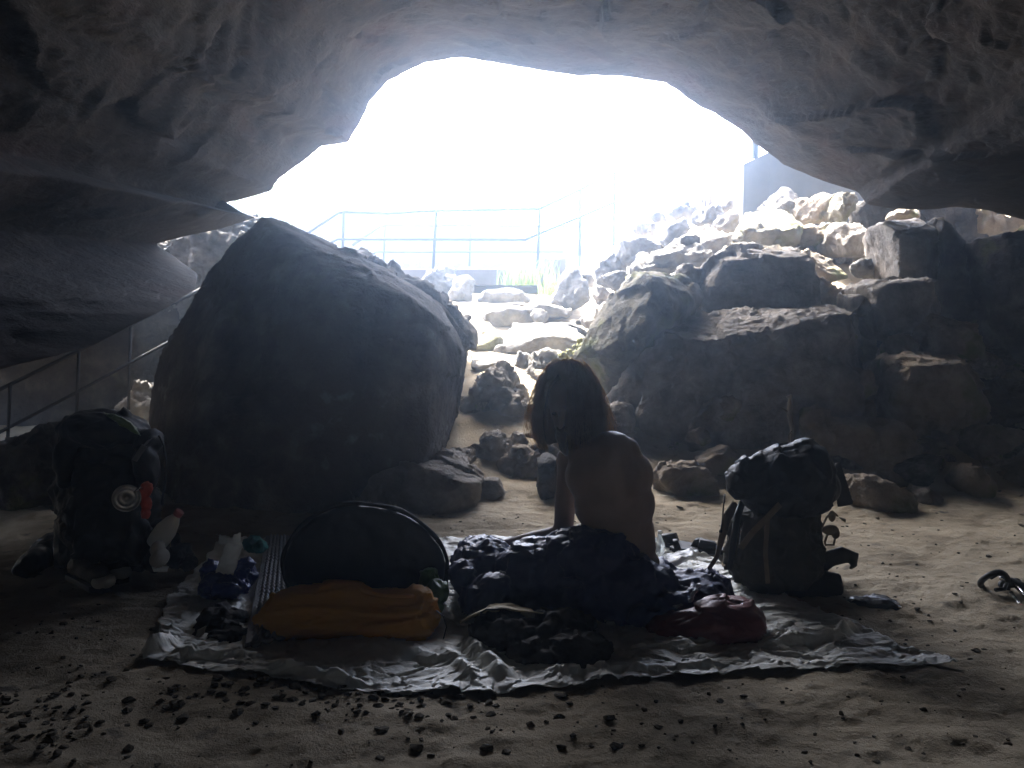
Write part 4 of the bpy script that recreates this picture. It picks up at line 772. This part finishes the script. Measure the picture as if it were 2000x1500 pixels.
# ------------------------------------------------------------------ right backpack
root = empty('backpack', G(1520, 1170), 'tall black and olive backpack standing upright right of the person', 'backpack', 'backpacks standing on the sand'); D = 3.05
m = MB(); m.hull([P(1428, 1000, D), P(1600, 990, D), P(1610, 1130, D), P(1590, 1160, D-.05), P(1430, 1140, D-.05), P(1412, 1090, D), P(1440, 985, D+.2), P(1595, 985, D+.2), P(1600, 1120, D+.2), P(1430, 1100, D+.2), P(1500, 1010, D-.1), P(1570, 1040, D-.13), P(1480, 1140, D-.14), P(1580, 1140, D-.12)])
m.ell(P(1520, 1090, D-.02), (.165, .15, .15)); link('main_sack', m.remesh(.008, 6, lambda co: wrinkle(7, .010, seed=5)(co)+crumple(10, .010, 4)(co)), M_olive, root)
m = MB(); m.ell(P(1545, 925, D), (.155, .15, .115)); m.ell(P(1570, 905, D), (.10, .12, .09)); m.ell(P(1470, 935, D-.02), (.09, .11, .075)); m.ell(P(1448, 940, D-.03), (.055, .08, .07)); m.ell(P(1590, 950, D), (.085, .12, .095)); m.ell(P(1530, 970, D), (.165, .14, .08)); m.cap(P(1470, 930, D), P(1570, 910, D), .08, .10)
link('lid', m.remesh(.007, 12, lambda co: wrinkle(5, .009, (1.6, 1, .8), seed=25)(co)+crumple(9, .008, 2)(co)), M_blackshine, root)
m = MB(); m.hull([P(1560, 1110, D-.05), P(1645, 1120, D-.05), P(1652, 1160, D-.1), P(1590, 1178, D-.15), P(1520, 1160, D-.15), P(1640, 1130, D+.08), P(1560, 1110, D+.08)]); link('side_pouch', m.remesh(.007, 5, wrinkle(10, .008, seed=7)), M_black, root)
m = MB(); L = [P(1602, 1115, D), P(1618, 1092, D), P(1645, 1084, D), P(1676, 1088, D)]; m.tube(L, [.02, .035, .035, .016], 10, flat=.6); m.tube([P(1662, 1088, D), P(1668, 1104, D), P(1660, 1112, D)], [.022, .014, .006], 8); link('hip_belt', m.remesh(.006, 2), M_black, root)
def strap(L, w, mt, th=.004, nm='strap'):
    m = MB(); m.tube(L, [w/2]*len(L), 8, flat=th*2/w if False else 1.0); me = m.mesh(); link(nm, me, mt, root)
def bandm(L, w, th=.003):
    """flat webbing facing the camera side"""
    m = MB(); L = [np.array(p) for p in L]
    for a, b in zip(L[:-1], L[1:]):
        d = b-a; s = np.cross(d, (0, 1, 0)); s /= np.linalg.norm(s)+1e-9; s *= w/2; y = np.array((0, th, 0)); m.hull([a-s, a+s, b-s, b+s, a-s+y, a+s+y, b-s+y, b+s+y])
    return m
link('strap', bandm([P(1524, 985, D-.16), P(1500, 1010, D-.18), P(1470, 1040, D-.18), P(1446, 1072, D-.16)], .022).mesh(False), M_strap, root)
link('strap', bandm([P(1500, 1010, D-.17), P(1495, 1080, D-.19), P(1500, 1140, D-.19)], .016).mesh(False), M_strap, root)
link('shoulder_strap', MB().tube([P(1436, 985, D-.02), P(1420, 1010, D-.05), P(1410, 1050, D-.08), P(1400, 1088, D-.1), P(1384, 1112, D-.12)], [.022, .024, .018, .012, .010], 8, flat=.5).mesh(), M_strap, root)
link('shoulder_strap', MB().tube([P(1448, 985, D-.1), P(1440, 1010, D-.14), P(1432, 1060, D-.16), P(1425, 1110, D-.14)], [.02, .024, .022, .016], 8, flat=.5).mesh(), M_black, root)
link('cord', MB().tube([P(1416, 965, D-.08), P(1413, 990, D-.08), P(1411, 1015, D-.08), P(1408, 1038, D-.08)], .0028, 6).mesh(), M_black, root)
link('toggle', MB().ell(P(1408, 1038, D-.08), (.007, .007, .009)).mesh(), M_blackshine, root)
m = MB(); m.ell(P(1625, 1008, D), (.014, .01, .022)); m.ell(P(1622, 1035, D), (.032, .015, .02)); m.ell(P(1632, 1042, D), (.016, .012, .02)); m.tube([P(1618, 1040, D), P(1611, 1058, D), P(1612, 1064, D), P(1628, 1064, D), P(1632, 1045, D)], .0045, 6); m.tube([P(1605, 1030, D), P(1615, 1010, D), P(1626, 998, D), P(1636, 1008, D)], .004, 6)
link('buckle', m.mesh(), M_strap, root)
m = MB(); m.tube([P(1450, 1018, D-.17), P(1446, 1040, D-.17), P(1444, 1062, D-.165)], .004, 6); link('zip_pull', m.mesh(), M_chrome, root)
link('ice_axe_loop', MB().hull([P(1630, 905, D+.02), P(1642, 902, D+.02), P(1660, 955, D+.02), P(1668, 985, D+.02), P(1635, 990, D+.02), P(1632, 905, D+.06), P(1640, 990, D+.06)]).remesh(.005, 2), M_black, root)
# dark blue shiny bag
m = MB(); m.ell(P(1715, 1184, 2.86), (.075, .075, .038)); m.ell(P(1738, 1190, 2.83), (.045, .05, .026)); m.ell(P(1680, 1180, 2.88), (.05, .05, .025)); m.hull([P(1735, 1176, 2.84), P(1762, 1202, 2.82), P(1735, 1204, 2.8), P(1745, 1200, 2.88)])
soft('dry_bag', m, .005, mat('dark blue vinyl', [(.012, .02, .032), (.02, .035, .05)], 9, .22, .25, 40, spec=.7), 'small glossy dark blue bag on the sand right of the groundsheet', 'bag', wrinkle(12, .006, seed=51), 2)
# trekking poles at right edge
root = empty('trekking_poles', G(1960, 1175), 'folded silver trekking poles with a black wrist loop at the right edge', 'trekking poles'); D2 = 2.98; n = 26
lp = [P(1942+27*math.cos(2*math.pi*i/n), 1140+21*math.sin(2*math.pi*i/n)+4*math.sin(4*math.pi*i/n), D2+.05*math.sin(2*math.pi*i/n)) for i in range(n)]; link('wrist_loop', MB().tube(lp, .011, 8, closed=True).mesh(), M_black, root)
link('wrist_loop', MB().tube([P(1935, 1128, D2), P(1950, 1120, D2+.02), P(1970, 1130, D2), P(1962, 1150, D2-.03), P(1945, 1152, D2-.05)], .008, 8).mesh(), M_black, root)
link('grip', MB().cap(P(1958, 1142, D2), P(1985, 1138, D2), .016, .018).cap(P(1975, 1136, D2), P(2010, 1150, D2-.05), .016, .014).mesh(), M_black, root)
link('shaft', MB().tube([P(1975, 1158, D2-.05), P(2003, 1196, D2-.15), P(2060, 1260, D2-.3)], .008, 10).mesh(), M_chrome, root)
link('shaft', MB().tube([P(1982, 1142, D2-.02), P(2010, 1170, D2-.1), P(2080, 1230, D2-.25)], .0085, 10).mesh(), M_chrome, root)
link('clasp', MB().ell(P(1956, 1130, D2-.02), (.008, .006, .009)).mesh(), M_chrome, root); link('tip_cover', MB().cap(P(1994, 1186, D2-.13), P(2000, 1194, D2-.15), .012, .012).mesh(), M_pink, root)

# ------------------------------------------------------------------ left backpack and what hangs on it
root = empty('backpack', G(215, 1120), 'large black backpack in the dark left corner', 'backpack', 'backpacks standing on the sand'); D = 3.2
m = MB(); m.hull([P(112, 860, D), P(150, 808, D), P(240, 800, D), P(300, 845, D), P(305, 960, D), P(312, 1080, D), P(280, 1120, D-.05), P(110, 1110, D), P(100, 960, D), P(150, 830, D+.22), P(280, 850, D+.22), P(290, 1080, D+.22), P(120, 1080, D+.22), P(150, 950, D-.16), P(260, 960, D-.16), P(260, 1090, D-.2), P(140, 1090, D-.2)])
link('main_sack', m.remesh(.010, 8, lambda co: wrinkle(6, .012, seed=15)(co)+crumple(9, .016, 4)(co)), M_black, root)
m = MB(); m.ell(P(205, 838, D), (.17, .17, .075), (0, .12, 0)); m.ell(P(160, 835, D), (.08, .12, .06)); m.ell(P(290, 862, D-.02), (.055, .07, .055)); m.ell(P(130, 905, D-.1), (.05, .06, .10)); m.ell(P(285, 915, D-.08), (.05, .06, .09)); link('lid', m.remesh(.008, 4, wrinkle(9, .010, seed=35)), M_blackshine, root)
link('side_pouch', MB().ell(P(300, 1065, D-.03), (.055, .08, .11)).remesh(.008, 3, wrinkle(10, .01)), M_black, root)
link('drinking_tube', MB().tube([P(310, 850, D-.03), P(320, 870, D-.03), P(325, 900, D-.03), P(323, 940, D-.03), P(315, 985, D-.02)], .0045, 8).mesh(), M_blackshine, root)
link('strap', bandm([P(262, 900, D-.2), P(282, 870, D-.16), P(292, 858, D-.1)], .02).mesh(False), mat('grey webbing', [(.12, .12, .13), (.17, .17, .18)], 30, .7), root)
m = MB(); m.hull([P(200, 806, D-.05), P(240, 812, D-.1), P(272, 840, D-.1), P(276, 852, D-.08), P(262, 850, D-.12), P(225, 822, D-.12), P(205, 812, D+.03), P(262, 832, D+.02)]); soft('rain_cover', m, .005, mat('green shell fabric', [(.06, .10, .04), (.10, .16, .06)], 9, .4, .3, 60), 'green jacket draped over the top of the left backpack', 'jacket', wrinkle(16, .008, seed=61), 1)
root = empty('cooking_pot', P(247, 1000, D-.2), 'round aluminium pot with ringed base hanging on the left backpack', 'pot')
pc = P(247, 973, D-.22); axp = np.array((.28, -1, .12)); link('pot', MB().lathe(pc, [(.044, -.06), (.047, 0), (.050, .003), (.050, .006), (.046, .007), (.043, .001), (.034, -.001), (.032, .002), (.029, -.001), (.010, -.002), (.009, .006), (.004, .008)], (.5, -1, .25), 36).mesh(), mat('worn aluminium', [(.25, .25, .25), (.4, .4, .39)], 60, .35, metallic=1), root)
link('handle', MB().tube([P(262, 962, D-.24), P(272, 952, D-.23), P(278, 955, D-.2)], .004, 6).mesh(), M_chrome, root)
m = MB(); m.ell(P(287, 955, D-.18), (.022, .02, .028)); m.ell(P(280, 965, D-.18), (.02, .02, .025)); m.ell(P(286, 985, D-.18), (.02, .016, .03)); m.ell(P(284, 1003, D-.18), (.018, .014, .02))
soft('glove', m, .004, M_red, 'bright red fleece glove hanging beside the pot', 'glove', wrinkle(26, .006, seed=71), 1)
root = empty('water_bottle', P(305, 1060, D-.1), 'frosted bottle with red cap leaning out of the left backpack', 'bottle', 'drink bottles'); a = P(312, 1052, D-.1); b = P(348, 1003, D-.1); dv = b-a; LL = np.linalg.norm(dv)
link('body', MB().lathe(a, [(.036, -.03), (.040, 0), (.040, LL*.35), (.028, LL*.7), (.015, LL*.9), (.014, LL*.93)], dv).mesh(), M_paper, root); link('cap', MB().lathe(a+dv*.93, [(.017, 0), (.0175, .02), (.015, .022)], dv).mesh(), M_pink, root)
root = empty('cup', P(315, 1110, D-.2), 'pale grey shoe toe poking out below the bottle', 'shoe'); root.name = 'shoe'
m = MB(); m.ell(P(312, 1090, 2.98), (.03, .06, .033)); m.ell(P(308, 1072, 3.0), (.025, .04, .03)); link('upper', m.remesh(.004, 3), M_rubber, root)
link('sole', MB().hull([P(298, 1112, 2.97), P(328, 1112, 2.97), P(330, 1106, 3.0), P(296, 1106, 3.1), P(328, 1106, 3.1), P(300, 1117, 2.97), P(326, 1117, 2.97)]).mesh(False), M_paper, root)
def boot(toe, ank, lab):
    root = empty('boot', toe, lab, 'boot', 'pair of hiking boots'); toe = np.array(toe); ank = np.array(ank); d = ank-toe; h = d.copy(); h[2] = 0; h /= np.linalg.norm(h); sd = np.array((-h[1], h[0], 0)); z = np.array((0, 0, 1.))
    m = MB(); m.cap(toe+h*.02+z*.045, toe+h*.13+z*.06, .038, .042); m.cap(toe+h*.13+z*.06, toe+h*.22+z*.055, .042, .042); m.cap(toe+h*.15+z*.09, toe+h*.22+z*.19, .045, .055); link('upper', m.remesh(.006, 3, wrinkle(12, .004)), M_boot, root)
    link('sole', MB().hull([toe+h*x+sd*y+z*zz for x, y in ((-.02, .02), (-.02, -.02), (.03, .045), (.03, -.045), (.12, .036), (.12, -.036), (.26, .036), (.26, -.036), (.28, 0)) for zz in (.0, .022)]).mesh(False), M_black, root)
    link('toe_cap', MB().ell(toe+h*.012+z*.036, (.042, .042, .03)).mesh(), M_rubber, root)
    link('laces', MB().tube([toe+h*(.07+.018*i)+sd*(.018 if i % 2 else -.018)+z*(.09+.014*i) for i in range(8)], .003, 6).mesh(), M_strap, root)
bt_ = G(206, 1158); boot((bt_[0], bt_[1], .005), P(60, 1080, 3.4), 'front hiking boot with pale toe cap beside the left backpack')
bt_ = G(238, 1140); boot((bt_[0], bt_[1], .005), P(100, 1060, 3.6), 'rear hiking boot with pale toe cap, nearer the left backpack')
m = MB(); m.ell(P(70, 1105, 3.3), (.06, .12, .08)); m.ell(P(62, 1140, 3.2), (.06, .10, .045)); m.ell(P(110, 1080, 3.45), (.10, .12, .09)); soft('cloth', m, .008, M_black, 'black bundle lying left of the hiking boots', 'bundle', wrinkle(9, .013, seed=81), 2)
m = MB(); m.ell(P(350, 1085, 3.25), (.055, .07, .05)); m.ell(P(368, 1098, 3.2), (.035, .05, .03)); m.ell(P(345, 1060, 3.3), (.02, .02, .035)); soft('glove', m, .005, M_black, 'spiky black crumpled rag right of the frosted bottle', 'rag', wrinkle(18, .014, seed=91), 1).name = 'rag'

# ------------------------------------------------------------------ haze added to imitate the bloom round the cave mouth
hz = bpy.data.materials.new('haze'); hz.use_nodes = True; nt = hz.node_tree; nt.nodes.remove(nt.nodes['Principled BSDF'])
pv = nt.nodes.new('ShaderNodeVolumePrincipled'); pv.inputs['Color'].default_value = (.58, .76, 1, 1); pv.inputs['Density'].default_value = .016; pv.inputs['Anisotropy'].default_value = .9
nt.links.new(pv.outputs[0], nt.nodes['Material Output'].inputs['Volume'])
HAZE = True
if HAZE:
    me = MB().box((0, 10, 8), (40, 30, 9.5)).mesh(False); o = bpy.data.objects.new('haze', me); me.materials.append(hz); COL.objects.link(o); tag(o, kind='stuff')
